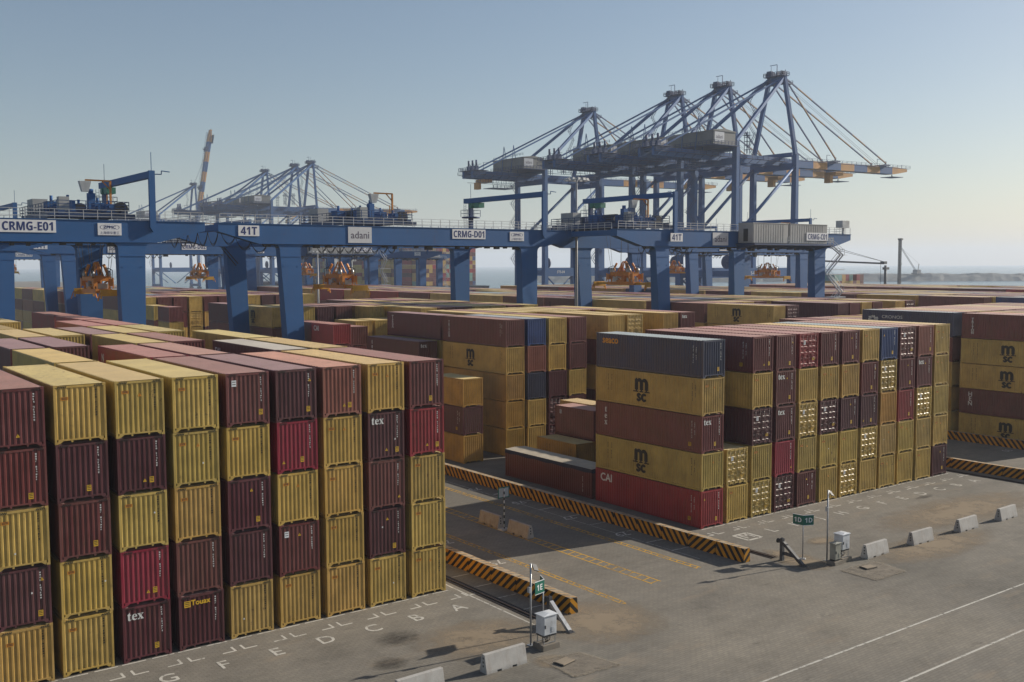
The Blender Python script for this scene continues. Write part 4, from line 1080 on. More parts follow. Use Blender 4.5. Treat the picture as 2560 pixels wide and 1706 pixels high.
def rail_fence(b, pts, h=1.1, step=1.5, rails=3, r=0.032):
    for p, q in zip(pts, pts[1:]):
        p = Vector(p); q = Vector(q); n = max(1, int((q-p).length/step))
        for i in range(n+1):
            c = p+(q-p)*(i/n); b.beam(c, c+Vector((0,0,h)), r*2, r*2)
        for k in range(rails):
            z = h*(k+1)/rails; b.beam(p+Vector((0,0,z)), q+Vector((0,0,z)), r*1.7, r*1.7)
def tie_mesh(b):
    b.box(-0.42, 0.42, 0.70, YB-0.70, 24.55, 25.35)
def festoon(b, pts, drop, r=0.03):
    for p, q in zip(pts, pts[1:]):
        for s in (0, 1, 2):
            P = [(p[0]+(q[0]-p[0])*k/8, p[1]+(q[1]-p[1])*k/8+0.06*s, p[2]+(q[2]-p[2])*k/8-(drop-0.12*s)*math.sin(PI*k/8)**0.8) for k in range(9)]
            b.path(P, r, 5)
def stairs(b, x, y, z0, z1, run=2.6, rise=3.0, wdt=0.8):
    z = z0; s = 1
    while z < z1-0.1:
        zn = min(z1, z+rise)
        b.beam((x,y-s*run/2,z),(x,y+s*run/2,zn),0.07,0.22); b.beam((x-wdt,y-s*run/2,z),(x-wdt,y+s*run/2,zn),0.07,0.22)
        b.beam((x,y-s*run/2,z+1.0),(x,y+s*run/2,zn+1.0),0.06); b.beam((x-wdt,y-s*run/2,z+1.0),(x-wdt,y+s*run/2,zn+1.0),0.06)
        yy = y+s*(run/2+0.4); b.box(x-wdt, x, yy-0.45, yy+0.45, zn-0.06, zn)
        for q in (-0.42, 0.42): b.beam((x-wdt,yy+q,zn),(x-wdt,yy+q,zn+1.0),0.05)
        b.beam((x-wdt,yy-0.42,zn+1.0),(x-wdt,yy+0.42,zn+1.0),0.05)
        s = -s; z = zn
def board(par, x0, x1, z0, z1, yf, text, size, key, mat='sign', tmat='signblue', bold=0.03, narrow=0.92, face='-Y'):
    bd = part('sign_board', ('board', round(x1-x0,2), round(z1-z0,2), mat), lambda b: b.box(-(x1-x0)/2,(x1-x0)/2,-0.03,0.03,-(z1-z0)/2,(z1-z0)/2), M[mat], par, ((x0+x1)/2, yf, (z0+z1)/2))
    if text == 'ZMARK':
        part('sign_emblem', ('zmark',), zmark, M['signblue'], bd, (0,-0.036,0.22), fix=False)
        lettering('ZPMC', M['signblue'], bd, (0,-0.040,0.24), '-Y', size=0.44, bold=0.02, narrow=1.2)
        lettering('上海振华重工', M['signblue'], bd, (0,-0.040,-0.40), '-Y', size=0.36)
    elif text: lettering(heavy(text), M[tmat], bd, (0,-0.036,0), '-Y', size=size, bold=bold, narrow=narrow)
    return bd
def zmark(b):
    # a flattened double ring round the maker's letters
    n = 20
    for ro, ri in ((1.0,0.94),):
        for k in range(n):
            a0, a1 = 2*PI*k/n, 2*PI*(k+1)/n
            f = lambda a, r: (1.08*r*math.copysign(abs(math.cos(a))**0.8, math.cos(a)), 0, 0.30*r*math.copysign(abs(math.sin(a))**0.8, math.sin(a)))
            b.face([f(a0,ro),f(a1,ro),f(a1,ri),f(a0,ri)])
def crmg(x, y, label, name_text, portal_x=40.3, trolley_x=31.0, houses=False, full=True, festoons=False, sizet=1.0):
    t = thing('yard_gantry_crane', label, 'gantry crane', (x, y, 0), group='blue yard gantry cranes')
    gf = part('girder', ('girder',), girder_mesh, M['blue'], t)
    part('girder', ('girder',), girder_mesh, M['blue'], t, (0, YB, 0))
    for s, gx in ((-1, 0), (1, GA)):
        for yy in (0, YB): part('leg', ('rleg', s), lambda b: leg_mesh(b, s), M['blue'], t, (gx, yy, 0))
        part('sill_beam', ('rsill',), sill_mesh, M['blue'], t, (gx, 0, 0))
        for yy in (0, YB):
            bg_ = part('bogie', ('rbog',), bogie_mesh, M['bluedk'], t, (gx, yy, 0)); part('wheel', ('rwh',), wheels_mesh, M['dark'], bg_)
    part('end_tie', ('rtie',), tie_mesh, M['blue'], t, (-9.5, 0, 0)); part('end_tie', ('rtie',), tie_mesh, M['blue'], t, (GA+8.1, 0, 0))
    def fence(b):
        rail_fence(b, [(-9.9,-0.72,ZT+0.06),(GA+8.5,-0.72,ZT+0.06)]); rail_fence(b, [(-9.9,YB+0.72,ZT+0.06),(GA+8.5,YB+0.72,ZT+0.06)])
        for xx in (-9.9, GA+8.5): rail_fence(b, [(xx,0.7,25.35),(xx,YB-0.7,25.35)])
    part('railing', ('rfence',), fence, M['railing'], t)
    # service portal on the girder tops
    pd = 1 if portal_x > 20 else -1
    def mast(b):
        b.box(-0.34,0.34,-1.12,-0.72,24.75,31.3); b.prism([(-0.34,24.75),(0.34,24.75),(0.0,24.2)],'y',-1.12,-0.72)
        b.beam((0,-0.92,31.3),(0,-0.92,33.4),0.06)
        b.path([(0.3*pd,-0.9,30.9),(1.1*pd,-1.1,30.9),(1.1*pd,-1.1,31.3),(2.0*pd,-1.3,31.2)],0.06,5)
    def bmast(b):
        b.box(-0.30,0.30,YB+0.2,YB+0.8,ZT+0.06,30.45); b.beam((0,YB+0.5,31.3),(0,YB+0.5,33.6),0.05)
    part('portal_mast', ('pm', pd), mast, M['blue'], t, (portal_x, 0, 0)); part('portal_mast', ('pbm',), bmast, M['bluedk'], t, (portal_x, 0, 0))
    def pbeam(b):
        b.box(-0.30,0.30,-0.72,YB+2.2,30.46,31.25)
    bm_ = part('portal_beam', ('pb',), pbeam, M['blue'], t, (portal_x, 0, 0))
    part('portal_hoist', ('ph',), lambda b: (b.box(-0.55,0.55,YB-2.6,YB-1.2,29.6,30.4), b.tube((-0.7,YB-0.4,30.0),(0.7,YB-0.4,30.0),0.42,10), b.box(-0.5,0.5,YB-1.0,YB+0.2,29.9,30.42)), M['green'], bm_)
    def pplat(b):
        b.tube((0,YB+0.5,28.0),(0,YB+0.5,28.22),1.5,14); rail_fence(b, [(-1.3,YB-0.4,28.22),(1.3,YB-0.4,28.22),(1.3,YB+1.5,28.22),(-1.3,YB+1.5,28.22),(-1.3,YB-0.4,28.22)],1.1,1.0,2,0.03)
        for xx in (-0.55,-0.95): b.beam((xx,YB+1.1,ZT),(xx,YB+1.1,30.3),0.05)
        for k in range(12): b.beam((-0.55,YB+1.1,ZT+0.3+k*0.38),(-0.95,YB+1.1,ZT+0.3+k*0.38),0.04)
    part('portal_platform', ('pp',), pplat, M['bluedk'], t, (portal_x, 0, 0))
    # hoist trolley riding on both girders
    def tframe(b):
        for xx in (-3.4, 3.4): b.box(xx-0.35,xx+0.35,-0.5,YB+0.5,25.9,26.55)
        b.box(-3.6,3.6,0.2,YB-0.2,26.35,26.5); b.box(-4.6,4.6,-0.45,0.9,25.75,26.2); b.box(-4.6,4.6,YB-0.9,YB+0.45,25.75,26.2)
    tr = part('trolley', ('tf',), tframe, M['bluedk'], t, (trolley_x, 0, 0))
    def motors(b, mx, my, s):
        b.box(mx-0.6*s,mx+0.6*s,my-0.9*s,my+0.9*s,26.5,26.5+1.35*s); b.tube((mx,my-1.5*s,27.1),(mx,my-0.89*s,27.1),0.38*s,10); b.tube((mx,my,26.5+1.3*s),(mx,my,26.5+2.0*s),0.16*s,8)
    for mi, (mx, my, s_) in enumerate(((-1.6,4.2,1.0),(1.8,4.6,0.9),(-2.2,9.5,1.1),(1.6,12.4,1.0),(2.4,2.2,0.7))):
        part('hoist_motor', ('tm', mi), lambda b: motors(b, mx, my, s_), M['blue'], tr)
    part('gear_tower', ('tgt',), lambda b: (b.box(1.4,2.2,7.0,7.8,26.5,29.0), b.tube((1.8,7.4,28.99),(1.8,7.4,29.5),0.3,8)), M['blue'], tr)
    for di, (p_, q_, r_) in enumerate((((-1.0,6.0,27.3),(-1.0,9.0,27.3),0.75),((0.9,8.8,27.2),(0.9,11.5,27.2),0.7),((3.6,1.5,26.9),(3.6,2.6,26.9),0.8))):
        part('hoist_drum', ('td', di), lambda b: b.tube(p_, q_, r_, 14), M['dark'], tr)
    part('electrical_house', ('te', 1), lambda b: b.box(-3.4,-1.7,YB-4.4,YB-1.4,26.52,28.5), M['roomgrey'], tr)
    part('electrical_house', ('te', 2), lambda b: b.box(-3.3,-2.2,1.0,2.0,26.52,28.1), M['roomgrey'], tr)
    def tfence(b):
        rail_fence(b, [(-3.9,-0.4,26.5),(3.9,-0.4,26.5),(3.9,YB+0.4,26.5),(-3.9,YB+0.4,26.5),(-3.9,-0.4,26.5)],1.1,1.4,3,0.04)
        b.box(-3.3,3.3,5.0,5.8,26.52,27.0); b.box(-1.0,1.2,13.5,15.0,26.52,27.9)
    part('trolley_railing', ('tfe',), tfence, M['bluedk'], tr)
    def jib(b):
        b.beam((2.9,3.2,26.5),(2.9,3.2,30.2),0.22); b.beam((2.9,3.1,30.2),(0.2,3.6,30.25),0.18); b.beam((2.9,3.2,29.2),(2.0,3.35,30.2),0.12); b.beam((2.5,3.2,26.5),(2.5,3.2,28.6),0.12)
    part('service_jib', ('tj',), jib, M['orange'], tr)
    part('jib_hoist', ('tjh',), lambda b: b.frustum((-0.2,0.5,3.3,3.9),(-0.5,0.8,3.2,4.0),28.9,30.1), M['ltgrey'], tr)
    if festoons:
        def fs(b):
            festoon(b, [(-9.6,YB*k/5+0.6,24.5) for k in range(6)], 1.75)
            festoon(b, [(-9.4,0.3,24.4),(-7.6,0.3,23.9),(-5.6,0.3,23.2),(-3.4,0.3,23.0)], 1.3)
            b.beam((-2.6,YB-0.9,22.9),(-0.6,YB-0.9,20.6),0.10); b.beam((-2.9,YB-0.9,22.7),(-0.9,YB-0.9,20.3),0.10)
        part('festoon_cable', ('fest',), fs, M['cable'], t)
    def dangling(b):
        b.box(-4.2,GA+2,-0.3,0.3,ZB-0.20,ZB-0.056)
        r = random.Random(12)
        for k in range(26):
            xx = -4+k*1.7; d = r.uniform(0.15, 0.6); b.box(xx,xx+r.uniform(0.3,1.0),-0.35,0.35,ZB-0.05-d,ZB-0.055)
        for k in range(9): festoon(b, [(12+k*1.5,YB-0.2,ZB-0.05),(13.4+k*1.5,YB-0.2,ZB-0.05)], 0.9, 0.035)
    part('underslung_cable_tray', ('dang',), dangling, M['dark'], t)
    # stair tower and electrical rooms at the right-hand legs
    if houses:
        hs = []
        for a0, a1, key in ((16.0,24.7,'h1'),(25.1,35.0,'h2')):
            h = part('electrical_room', ('er', key), lambda b: (b.box(a0,a1,-3.9,-0.95,23.65,26.75), b.box(a0-0.05,a1+0.05,-3.95,-0.9,26.752,26.85), *[b.box(a0+0.2+q*0.6,a0+0.26+q*0.6,-3.93,-3.9,23.7,26.7) for q in range(int((a1-a0-0.3)/0.6))]), M['roomgrey'], t)
            hs.append(h)
        part('room_door', ('erd',), lambda b: b.box(15.96,16.0,-2.9,-2.0,23.9,25.9), M['dark'], hs[0])
        part('room_platform', ('erp',), lambda b: (b.box(15.6,36.0,-4.6,-0.75,23.30,23.55), *[b.prism([(-0.72,22.6),(-0.72,23.29),(-4.4,23.29)],'x',15.9+q*2.5,16.1+q*2.5) for q in range(9)]), M['bluedk'], t)
        part('room_railing', ('err',), lambda b: (rail_fence(b,[(24.7,-3.9,23.56),(25.1,-3.9,23.56)],1.1,0.8,2), rail_fence(b,[(35.2,-4.5,23.56),(36.0,-4.5,23.56),(36.0,-0.8,23.56)],1.1,0.8,2)), M['railing'], t)
        def fst(b):
            stairs(b, GA+3.2, -1.6, 9.0, 24.0, 3.0, 3.2)
            rail_fence(b, [(GA-2.0,-1.2,23.6),(GA+3.0,-1.2,23.6)],1.1,1.0,3); b.box(GA+1.2,GA+4.6,-2.8,-0.8,14.4,14.55); b.box(GA+1.4,GA+5.0,-2.2,-0.8,19.2,19.3)
        part('access_stair', ('rfst',), fst, M['railing'], t)
        part('lamp_box', ('rlb',), lambda b: (b.box(GA+6.4,GA+8.4,-0.6,0.8,26.6,27.9), b.beam((GA+7.4,0,25.4),(GA+7.4,0,26.6),0.3)), M['ltgrey'], t)
        board(t, 0.4, 3.0, 23.75, 25.0, -1.17, '41T', 1.30, '41', bold=0.012); board(t, 10.2, 13.8, 23.25, 25.25, -0.74, 'adani', 1.35, 'ad', 'signgrey', 'inkgrey', 0.012, 1.0)
        if name_text: board(t, 29.4, 35.2, 24.15, 25.45, -3.97, name_text, 1.26, 'nm', bold=0.012, narrow=0.83)
    else:
        board(t, -7.6, -4.9, 23.95, 25.25, -0.74, '41T', 1.34, '41', bold=0.012); board(t, 7.4, 10.9, 23.25, 25.35, -0.74, 'adani', 1.35, 'ad', 'signgrey', 'inkgrey', 0.012, 1.0)
        if name_text: board(t, 23.8, 29.5, 24.0, 25.35, -0.74, name_text, 1.28, 'nm', bold=0.012, narrow=0.83)
        board(t, 33.9, 36.5, 23.8, 25.15, -0.74, 'ZMARK', 0, 'z')
    return t
crmg(-2.2, 121.0, 'blue yard gantry crane at left, its name board reading CRMG-E01', 'CRMG-E01', 40.0, 33.6)
crmg(55.9, 121.3, 'blue yard gantry crane in the centre, its name board reading CRMG-D01', 'CRMG-D01', 40.2, 13.5, festoons=True)
crmg(111.4, 110.6, 'blue yard gantry crane with grey rooms, its name board reading CRMG-C01', 'CRMG-C01', 1.6, -3.0, houses=True)
crmg(-2.2, 194.0, 'blue yard gantry crane directly behind the leftmost, mostly outside the picture', None, 39.5, 10)
crmg(55.9, 233.5, 'blue yard gantry crane behind the left one, name board reading CRMG-D02', 'CRMG-D02', 40.2, 30)
crmg(111.4, 268.5, 'blue yard gantry crane with grey rooms beyond the orange spreader, reading CRMG-C02', 'CRMG-C02', 1.6, 20, houses=True)
crmg(166.7, 156.0, 'blue yard gantry crane directly behind the one reading CRMG-C01', None, 39.5, 34, houses=False)
crmg(222.0, 202.0, 'blue yard gantry crane in front of the rightmost quay cranes', None, 2.0, -6)
crmg(222.0, 404.0, 'small far gantry crane before the container ship, reading CRMG-A02', 'CRMG-A02', 1.6, 16, houses=True)
crmg(55.9, 415.0, 'small hazy gantry crane seen far under the left crane, reading CRMG-D03', 'CRMG-D03', 40.2, 24)
crmg(166.7, 330.0, 'hazy gantry crane half hidden behind the crane reading CRMG-C02', None, 39.5, 10)

# ---------------------------------------------------------------- spreaders hanging from the trolleys
def spreader(x, y, z, label, rope_top=26.0):
    t = thing('container_spreader', label, 'spreader', (x, y, z), group='orange spreaders hanging under the gantry cranes')
    def mainf(b):
        for s in (-1, 1): b.box(s*0.75-0.22,s*0.75+0.22,-3.0,3.0,0.45,0.95); b.box(-0.97,0.97,s*2.6-0.2,s*2.6+0.2,0.46,0.94)
        b.box(-0.95,0.95,-0.9,0.9,0.96,1.25)
    part('main_frame', ('sm',), mainf, M['orange'], t)
    for s in (-1, 1):
        part('telescopic_arm', ('sa', s), lambda b: (b.box(-0.5,-0.2,*sorted((s*1.0,s*5.9)),0.50,0.85), b.box(0.2,0.5,*sorted((s*1.0,s*5.9)),0.50,0.85)), M['yellow'], t)
        eb = part('end_beam', ('se', s), lambda b: (b.box(-1.2,1.2,*sorted((s*5.85,s*6.12)),0.2,0.95), *[b.box(q*1.13-0.09,q*1.13+0.09,*sorted((s*5.9,s*6.1)),-0.12,0.2) for q in (-1, 1)]), M['yellow'], t)
        part('flipper', ('sf', s), lambda b: [b.beam((q*1.25,s*6.0,0.6),(q*1.55,s*6.15,-0.35),0.16,0.10) for q in (-1, 1)], M['orange'], eb)
    def head(b):
        for s in (-1, 1):
            b.box(-1.15,1.15,s*1.9-0.25,s*1.9+0.25,1.9,2.5); b.box(s*0.95-0.2,s*0.95+0.2,-1.9,1.9,1.95,2.45)
            for q in (-1, 1):
                b.beam((q*0.95,s*1.9,2.4),(q*0.55,s*1.2,3.9),0.26); b.beam((q*0.95,s*1.9,1.9),(q*0.8,s*2.2,0.9),0.24); b.box(q*0.95-0.22,q*0.95+0.22,s*2.7-0.3,s*2.7+0.3,1.3,2.2)
                b.beam((q*1.1,s*3.0,1.0),(q*1.1,s*3.0,2.3),0.12); b.beam((q*0.3,s*0.6,1.25),(q*0.9,s*1.7,2.0),0.16)
        b.box(-0.35,0.35,-0.4,0.4,1.25,2.5)
        for s in (-1, 1):
            for q in (-1, 1): b.beam((q*0.5,s*1.1,2.5),(q*0.12,s*0.2,4.2),0.15)
            b.beam((-0.5,s*1.1,2.5),(0.5,s*1.1,2.5),0.18); b.beam((s*0.5,-1.1,2.55),(s*0.5,1.1,2.55),0.18); b.beam((s*0.3,s*0.65,3.35),(-s*0.3,s*0.65,3.35),0.12)
            for q in (-1, 1): b.beam((q*0.95,s*0.9,2.4),(q*0.95,s*1.4,3.2),0.12); b.beam((q*0.95,s*1.4,3.2),(q*0.95,s*1.9,2.5),0.12); b.beam((q*0.75,s*2.9,0.95),(q*0.75,s*2.9,1.9),0.1); b.beam((q*0.75,s*2.9,1.9),(q*0.75,s*1.5,1.9),0.09)
    hb = part('head_block', ('sh',), head, M['orange'], t)
    part('sheave', ('ss',), lambda b: [b.tube((q*0.95-0.12,s*1.9,2.75),(q*0.95+0.12,s*1.9,2.75),0.42,12) for q in (-1, 1) for s in (-1, 1)], M['steel'], hb)
    part('power_box', ('spb',), lambda b: (b.box(-0.75,0.3,0.9,1.9,1.0,1.85), b.box(-0.7,0.7,-2.3,-1.2,1.0,1.6)), M['ltgrey'], t)
    for q in (-1, 1):
        for s in (-1, 1): part('hydraulic_hose', ('sho', q, s), lambda b: b.path([(q*0.7,s*1.2,2.4),(q*0.9,s*1.6,3.5),(q*1.2,s*2.4,3.2),(q*1.0,s*2.9,1.5)],0.05,5), M['cable'], t)
    hr = rope_top-z
    part('hoist_rope', ('sr', round(hr, 1)), lambda b: [b.tube((q*(0.95+d),s*1.9,2.8),(q*(1.6+2*d),s*(2.4+2*d),hr),0.03,4) for q in (-1, 1) for s in (-1, 1) for d in (-0.12, 0.12)], M['rope'], t)
    return t
spreader(33.9, 129.8, 16.6, 'orange spreader with a yellow end beam beside the leg of the left crane')
spreader(67.6, 131.5, 16.6, 'largest orange spreader, hanging low beneath the adani board of the centre crane')
spreader(111.6, 119.3, 16.6, 'orange spreader with a grey box at the left end of crane CRMG-C01')
spreader(202.0, 164.5, 16.4, 'orange spreader hanging in clear sight before the sea at right')
spreader(214.5, 208.5, 17.2, 'orange spreader half hidden behind a leg, right of the grey-boxed one')
spreader(87.0, 242.0, 16.8, 'orange spreader between the left and centre cranes, near the cable loops')
spreader(131.5, 277.5, 17.0, 'far small spreader under the crane reading CRMG-C02')
spreader(80.0, 424.0, 17.5, 'tiny far spreader under the hazy crane reading CRMG-D03')
spreader(176.0, 339.0, 17.2, 'far hazy spreader hanging before the quay between crane legs')

# ---------------------------------------------------------------- light masts
def light_mast(x, y, h, label):
    t = thing('light_mast', label, 'light mast', (x, y, 0), group='tall light masts')
    part('pole', ('lm', h), lambda b: (b.tube((0,0,0),(0,0,h),0.32,12,0.14), b.tube((0,0,0),(0,0,0.5),0.55,12)), M['mast'], t)
    def crown(b):
        for k in range(12):
            a = 2*PI*k/12; b.beam((math.cos(a)*1.5,math.sin(a)*1.5,h-0.1),(math.cos(a)*1.5,math.sin(a)*1.5,h+0.2),0.08)
            a2 = 2*PI*(k+1)/12; b.beam((math.cos(a)*1.5,math.sin(a)*1.5,h),(math.cos(a2)*1.5,math.sin(a2)*1.5,h),0.1)
        for k in range(4): a = PI*k/4; b.beam((-1.5*math.cos(a),-1.5*math.sin(a),h),(1.5*math.cos(a),1.5*math.sin(a),h),0.08)
    cr = part('lamp_ring', ('lr', h), crown, M['steel'], t)
    part('floodlight', ('lf', h), lambda b: [b.frustum((math.cos(2*PI*k/12)*1.75-0.28,math.cos(2*PI*k/12)*1.75+0.28,math.sin(2*PI*k/12)*1.75-0.28,math.sin(2*PI*k/12)*1.75+0.28),(math.cos(2*PI*k/12)*1.7-0.2,math.cos(2*PI*k/12)*1.7+0.2,math.sin(2*PI*k/12)*1.7-0.2,math.sin(2*PI*k/12)*1.7+0.2),h-0.35,h+0.05) for k in range(12)], M['ltgrey'], cr)
light_mast(108.3, 127.2, 34.2, 'tall grey light mast with a ring of lamps before the leftmost quay crane')
light_mast(103.0, 211.0, 23.5, 'thin pale light mast seen beneath the girder of the centre crane')
# ---------------------------------------------------------------- quay cranes
QX = 320.8; LXG = 33.8     # waterside rail, gauge
def sts(y, label, name_text=None, boom_up=False, trolley_x=60.0):
    """origin: waterside rail, middle of the crane. X seaward, Y along the quay"""
    t = thing('ship_to_shore_crane', label, 'quay crane', (QX, y, 0), group='blue ship-to-shore cranes on the quay')
    HY = 10.1; XL = -LXG
    for gx, top, key in ((XL, 64.6, 'l'), (0.0, 61.6, 'w')):
        for s in (-1, 1):
            part('leg', ('ql', key, s), lambda b: (b.frustum((-1.0,1.0,-1.3,1.3),(-0.75,0.75,-1.05,1.05),3.2,top)), M['blue'], t, (gx, s*HY, 0))
        part('sill_beam', ('qs',), lambda b: (b.box(-0.9,0.9,-HY-2.2,HY+2.2,2.2,4.4)), M['blue'], t, (gx, 0, 0))
        for s in (-1, 1):
            bo = part('bogie', ('qb',), lambda b: (b.prism([(-5.0,0.7),(5.0,0.7),(5.0,1.2),(1.0,2.2),(-1.0,2.2),(-5.0,1.2)],'x',-0.5,0.5)), M['bluedk'], t, (gx, s*HY, 0))
            part('wheel', ('qw',), lambda b: [b.tube((-0.2,q*1.2,0.45),(0.2,q*1.2,0.45),0.42,10) for q in (-3.6,-2.4,-1.0,1.0,2.4,3.6)], M['dark'], bo)
        part('cross_beam', ('qc', 1), lambda b: b.box(-0.7,0.7,-HY+1.0,HY-1.0,56.2,58.6), M['blue'], t, (gx, 0, 0)); part('cross_beam', ('qc', 2), lambda b: b.box(-0.7,0.7,-HY+1.1,HY-1.1,15.6,17.8), M['blue'], t, (gx, 0, 0))
    for s in (-1, 1):
        pb = part('portal_beam', ('qp', s), lambda b: b.box(XL+0.85,-0.85,s*HY-0.9,s*HY+0.9,15.0,18.8), M['blue'], t)
        part('diagonal_brace', ('qd', s), lambda b: b.tube((-0.6,s*HY,57.0),(XL+0.6,s*HY,30.5),0.62,10), M['blue'], t)
        part('leg_brace', ('qk', s), lambda b: (b.tube((XL+1,s*HY,14.9),(XL+13,s*HY,5.0),0.35,8), b.tube((-1,s*HY,14.9),(-13,s*HY,5.0),0.35,8)), M['blue'], t)
        if s < 0 and name_text: lettering(name_text, M['sign'], pb, (XL+8.5, -HY-0.93, 17.0), '-Y', size=1.6, bold=0.03)
    def girder(b):
        for s in (-1, 1): b.box(XL-35,3.0,s*3.4-0.6,s*3.4+0.6,57.9,61.0)
        for k in range(8): xx = XL-33+k*9.5; b.box(xx-0.3,xx+0.3,-2.75,2.75,60.0,60.8)
        for gx in (XL, 0): b.box(gx-0.8,gx+0.8,-HY+1.15,HY-1.15,61.05,62.6)
    part('girder', ('qg',), girder, M['blue'], t)
    def walk(b):
        for s in (-1, 1):
            b.box(XL-36,2,s*5.4-0.7,s*5.4+0.7,59.3,59.42); rail_fence(b,[(XL-36,s*6.0,59.42),(2,s*6.0,59.42)],1.2,3.0,2,0.07)
            for k in range(16): b.beam((XL-34+k*4.4,s*4.0,58.0),(XL-34+k*4.4,s*6.0,59.3),0.12)
        for k in range(22): b.beam((XL-33+k*1.4,-3,57.9),(XL-33+k*1.4,-3,56.2),0.10)
        b.beam((XL-33,-3,56.2),(XL-4,-3,56.2),0.16); b.beam((XL-33,3,56.2),(XL-4,3,56.2),0.16)
        b.box(XL-24,XL-12,-4,4,53.9,54.1); rail_fence(b,[(XL-24,-4,54.1),(XL-12,-4,54.1),(XL-12,4,54.1)],1.1,2.0,2,0.07)
        for k in range(6): b.beam((XL-24+k*2.4,-3.8,54),(XL-24+k*2.4,-3.2,57.9),0.10)
    part('walkway', ('qwk',), walk, M['bluedk'], t)
    # boom, banded blue and orange
    if boom_up:
        bp = link('boom', None, t, (3.2, 0, 59.5)); bp.rotation_euler = (0, -R(80), 0)
    else: bp = link('boom', None, t, (3.2, 0, 59.5)); bp.rotation_euler = (0, -R(0.6), 0)
    nb = 9; bl = 9.1
    def boomseg(b, k):
        if True:
            a0, a1 = k*bl+(0.002 if k else 0), (k+1)*bl
            for s in ():
                pass
            if k < nb-1: b.box(a0,a1-0.004,-2.3,2.3,-1.5,1.5)
            else: b.prism([(a0,-1.5),(a0+2,-1.5),(a1+2,-0.2),(a1+2,0.9),(a0+3,1.5),(a0,1.5)],'y',-2.3,2.3)
    for k_ in range(nb): part('boom_band', ('qbb', k_), lambda b: boomseg(b, k_), M['blue'] if k_ % 2 else (M['blue'] if k_ == 0 else M['boomorange']), bp)
    def boomgear(b):
        for s in (-1, 1): rail_fence(b,[(1,s*5.0,0.9),(nb*bl,s*5.0,0.9)],1.1,3.2,2,0.06); b.box(0.5,nb*bl,s*4.5-0.5,s*4.5+0.5,0.78,0.88)
        for xx in (31.0, 66.0): b.box(xx-2,xx+2,-4.4,4.4,1.5,2.0); b.beam((xx,-3.4,1.5),(xx,-3.4,3.4),0.5); b.beam((xx,3.4,1.5),(xx,3.4,3.4),0.5); b.beam((xx-1,0,2),(xx-1,0,4.6),0.15); b.beam((xx-1,0,4.6),(xx+1.2,0,4.6),0.15)
        b.box(72,80,-3,3,-2.8,-2.6); b.beam((76,0,-2.6),(76,0,-1.5),0.3); b.beam((nb*bl+1.5,0,0.9),(nb*bl+1.5,0,3.0),0.15)
    part('boom_gear', ('qbg',), boomgear, M['bluedk'], bp)
    # A-frame, stays
    AZ = 92.2; AY = 3.5
    def aframe(b):
        for s in (-1, 1):
            b.beam((0,s*HY,61.6),(1.0,s*AY,AZ),1.25,1.45)
        b.box(0.2,1.8,-AY-0.6,AY+0.6,AZ-2.0,AZ); 
        b.beam((0.6,-HY+1.2,68.0),(0.6,HY-1.2,68.0),0.6) if False else None
    part('a_frame', ('qa',), aframe, M['blue'], t)
    part('back_leg', ('qbl',), lambda b: [b.beam((XL,s*HY,64.6),(0.6,s*AY,AZ-0.6),1.05,1.15) for s in (-1, 1)], M['blue'], t)
    part('back_stay', ('qbs',), lambda b: [b.beam((XL-31,s*3.4,61.0),(0.2,s*(AY-0.4),AZ-0.8),0.62,0.55) for s in (-1, 1)]+[b.beam((XL-14,s*3.4,61.0),(XL-12.6,s*3.6,73.2),0.22) for s in (-1, 1)]+[b.beam((XL-10,s*3.4,61.0),(XL-12.6,s*3.6,73.2),0.22) for s in (-1, 1)], M['blue'], t)
    if not boom_up:
        part('fore_stay', ('qfs',), lambda b: [b.beam((1.4,s*AY,AZ-0.6),(3.2+66,s*3.4,62.9),0.50,0.42) for s in (-1, 1)]+[b.beam((1.4,s*AY,AZ-0.8),(3.2+31,s*3.4,62.7),0.50,0.42) for s in (-1, 1)], M['stay'], t)
        part('hoist_rope', ('qhr',), lambda b: [b.beam((1.0,q,AZ),(3.2+64,q,62.9),0.07) for q in (-0.5, 0.5)], M['rope'], t)
    else:
        part('fore_stay', ('qfu',), lambda b: [b.beam((1.4,s*AY,AZ-0.6),(8.0,s*3.4,90.0),0.5,0.42) for s in (-1, 1)]+[b.beam((1.0,q,AZ),(14.0,q,124.0),0.10) for q in (-0.5, 0.5)], M['stay'], t)
    def crown(b):
        b.box(-1.5,2.6,-AY-1.0,AY+1.0,AZ+0.02,AZ+0.25); rail_fence(b,[(-1.5,-AY-1.0,AZ+0.25),(2.6,-AY-1.0,AZ+0.25),(2.6,AY+1.0,AZ+0.25),(-1.5,AY+1.0,AZ+0.25),(-1.5,-AY-1.0,AZ+0.25)],1.3,1.2,2,0.09); b.box(-0.9,2.0,-AY+0.2,AY-0.2,AZ-3.0,AZ-2.0)
        for q in (-3.0,-1.0,1.0,3.0): b.tube((0.2,q-0.2,AZ+1.1),(0.2,q+0.2,AZ+1.1),0.9,10); b.beam((2.2,q,AZ+0.3),(2.2,q,AZ+2.6),0.22)
        b.box(-1.3,-0.1,1.0,3.2,AZ+0.25,AZ+2.3); b.box(0.6,1.8,-3.4,-1.8,AZ+0.25,AZ+1.8); b.beam((-1.5,-2,AZ+0.3),(-1.5,-2,AZ+4.2),0.2); b.beam((-1.5,-2,AZ+4.2),(-1.5,1.4,AZ+4.2),0.2); b.beam((3.0,AY+1,AZ+0.3),(3.0,AY+1,AZ+5.0),0.12)
        b.box(2.0,4.6,-AY-1.2,-AY+1.0,AZ-3.0,AZ-2.8); rail_fence(b,[(4.6,-AY-1.2,AZ-2.8),(4.6,-AY+1.0,AZ-2.8)],1.2,1.1,2,0.08)
    part('apex_platform', ('qap',), crown, M['bluedk'], t)
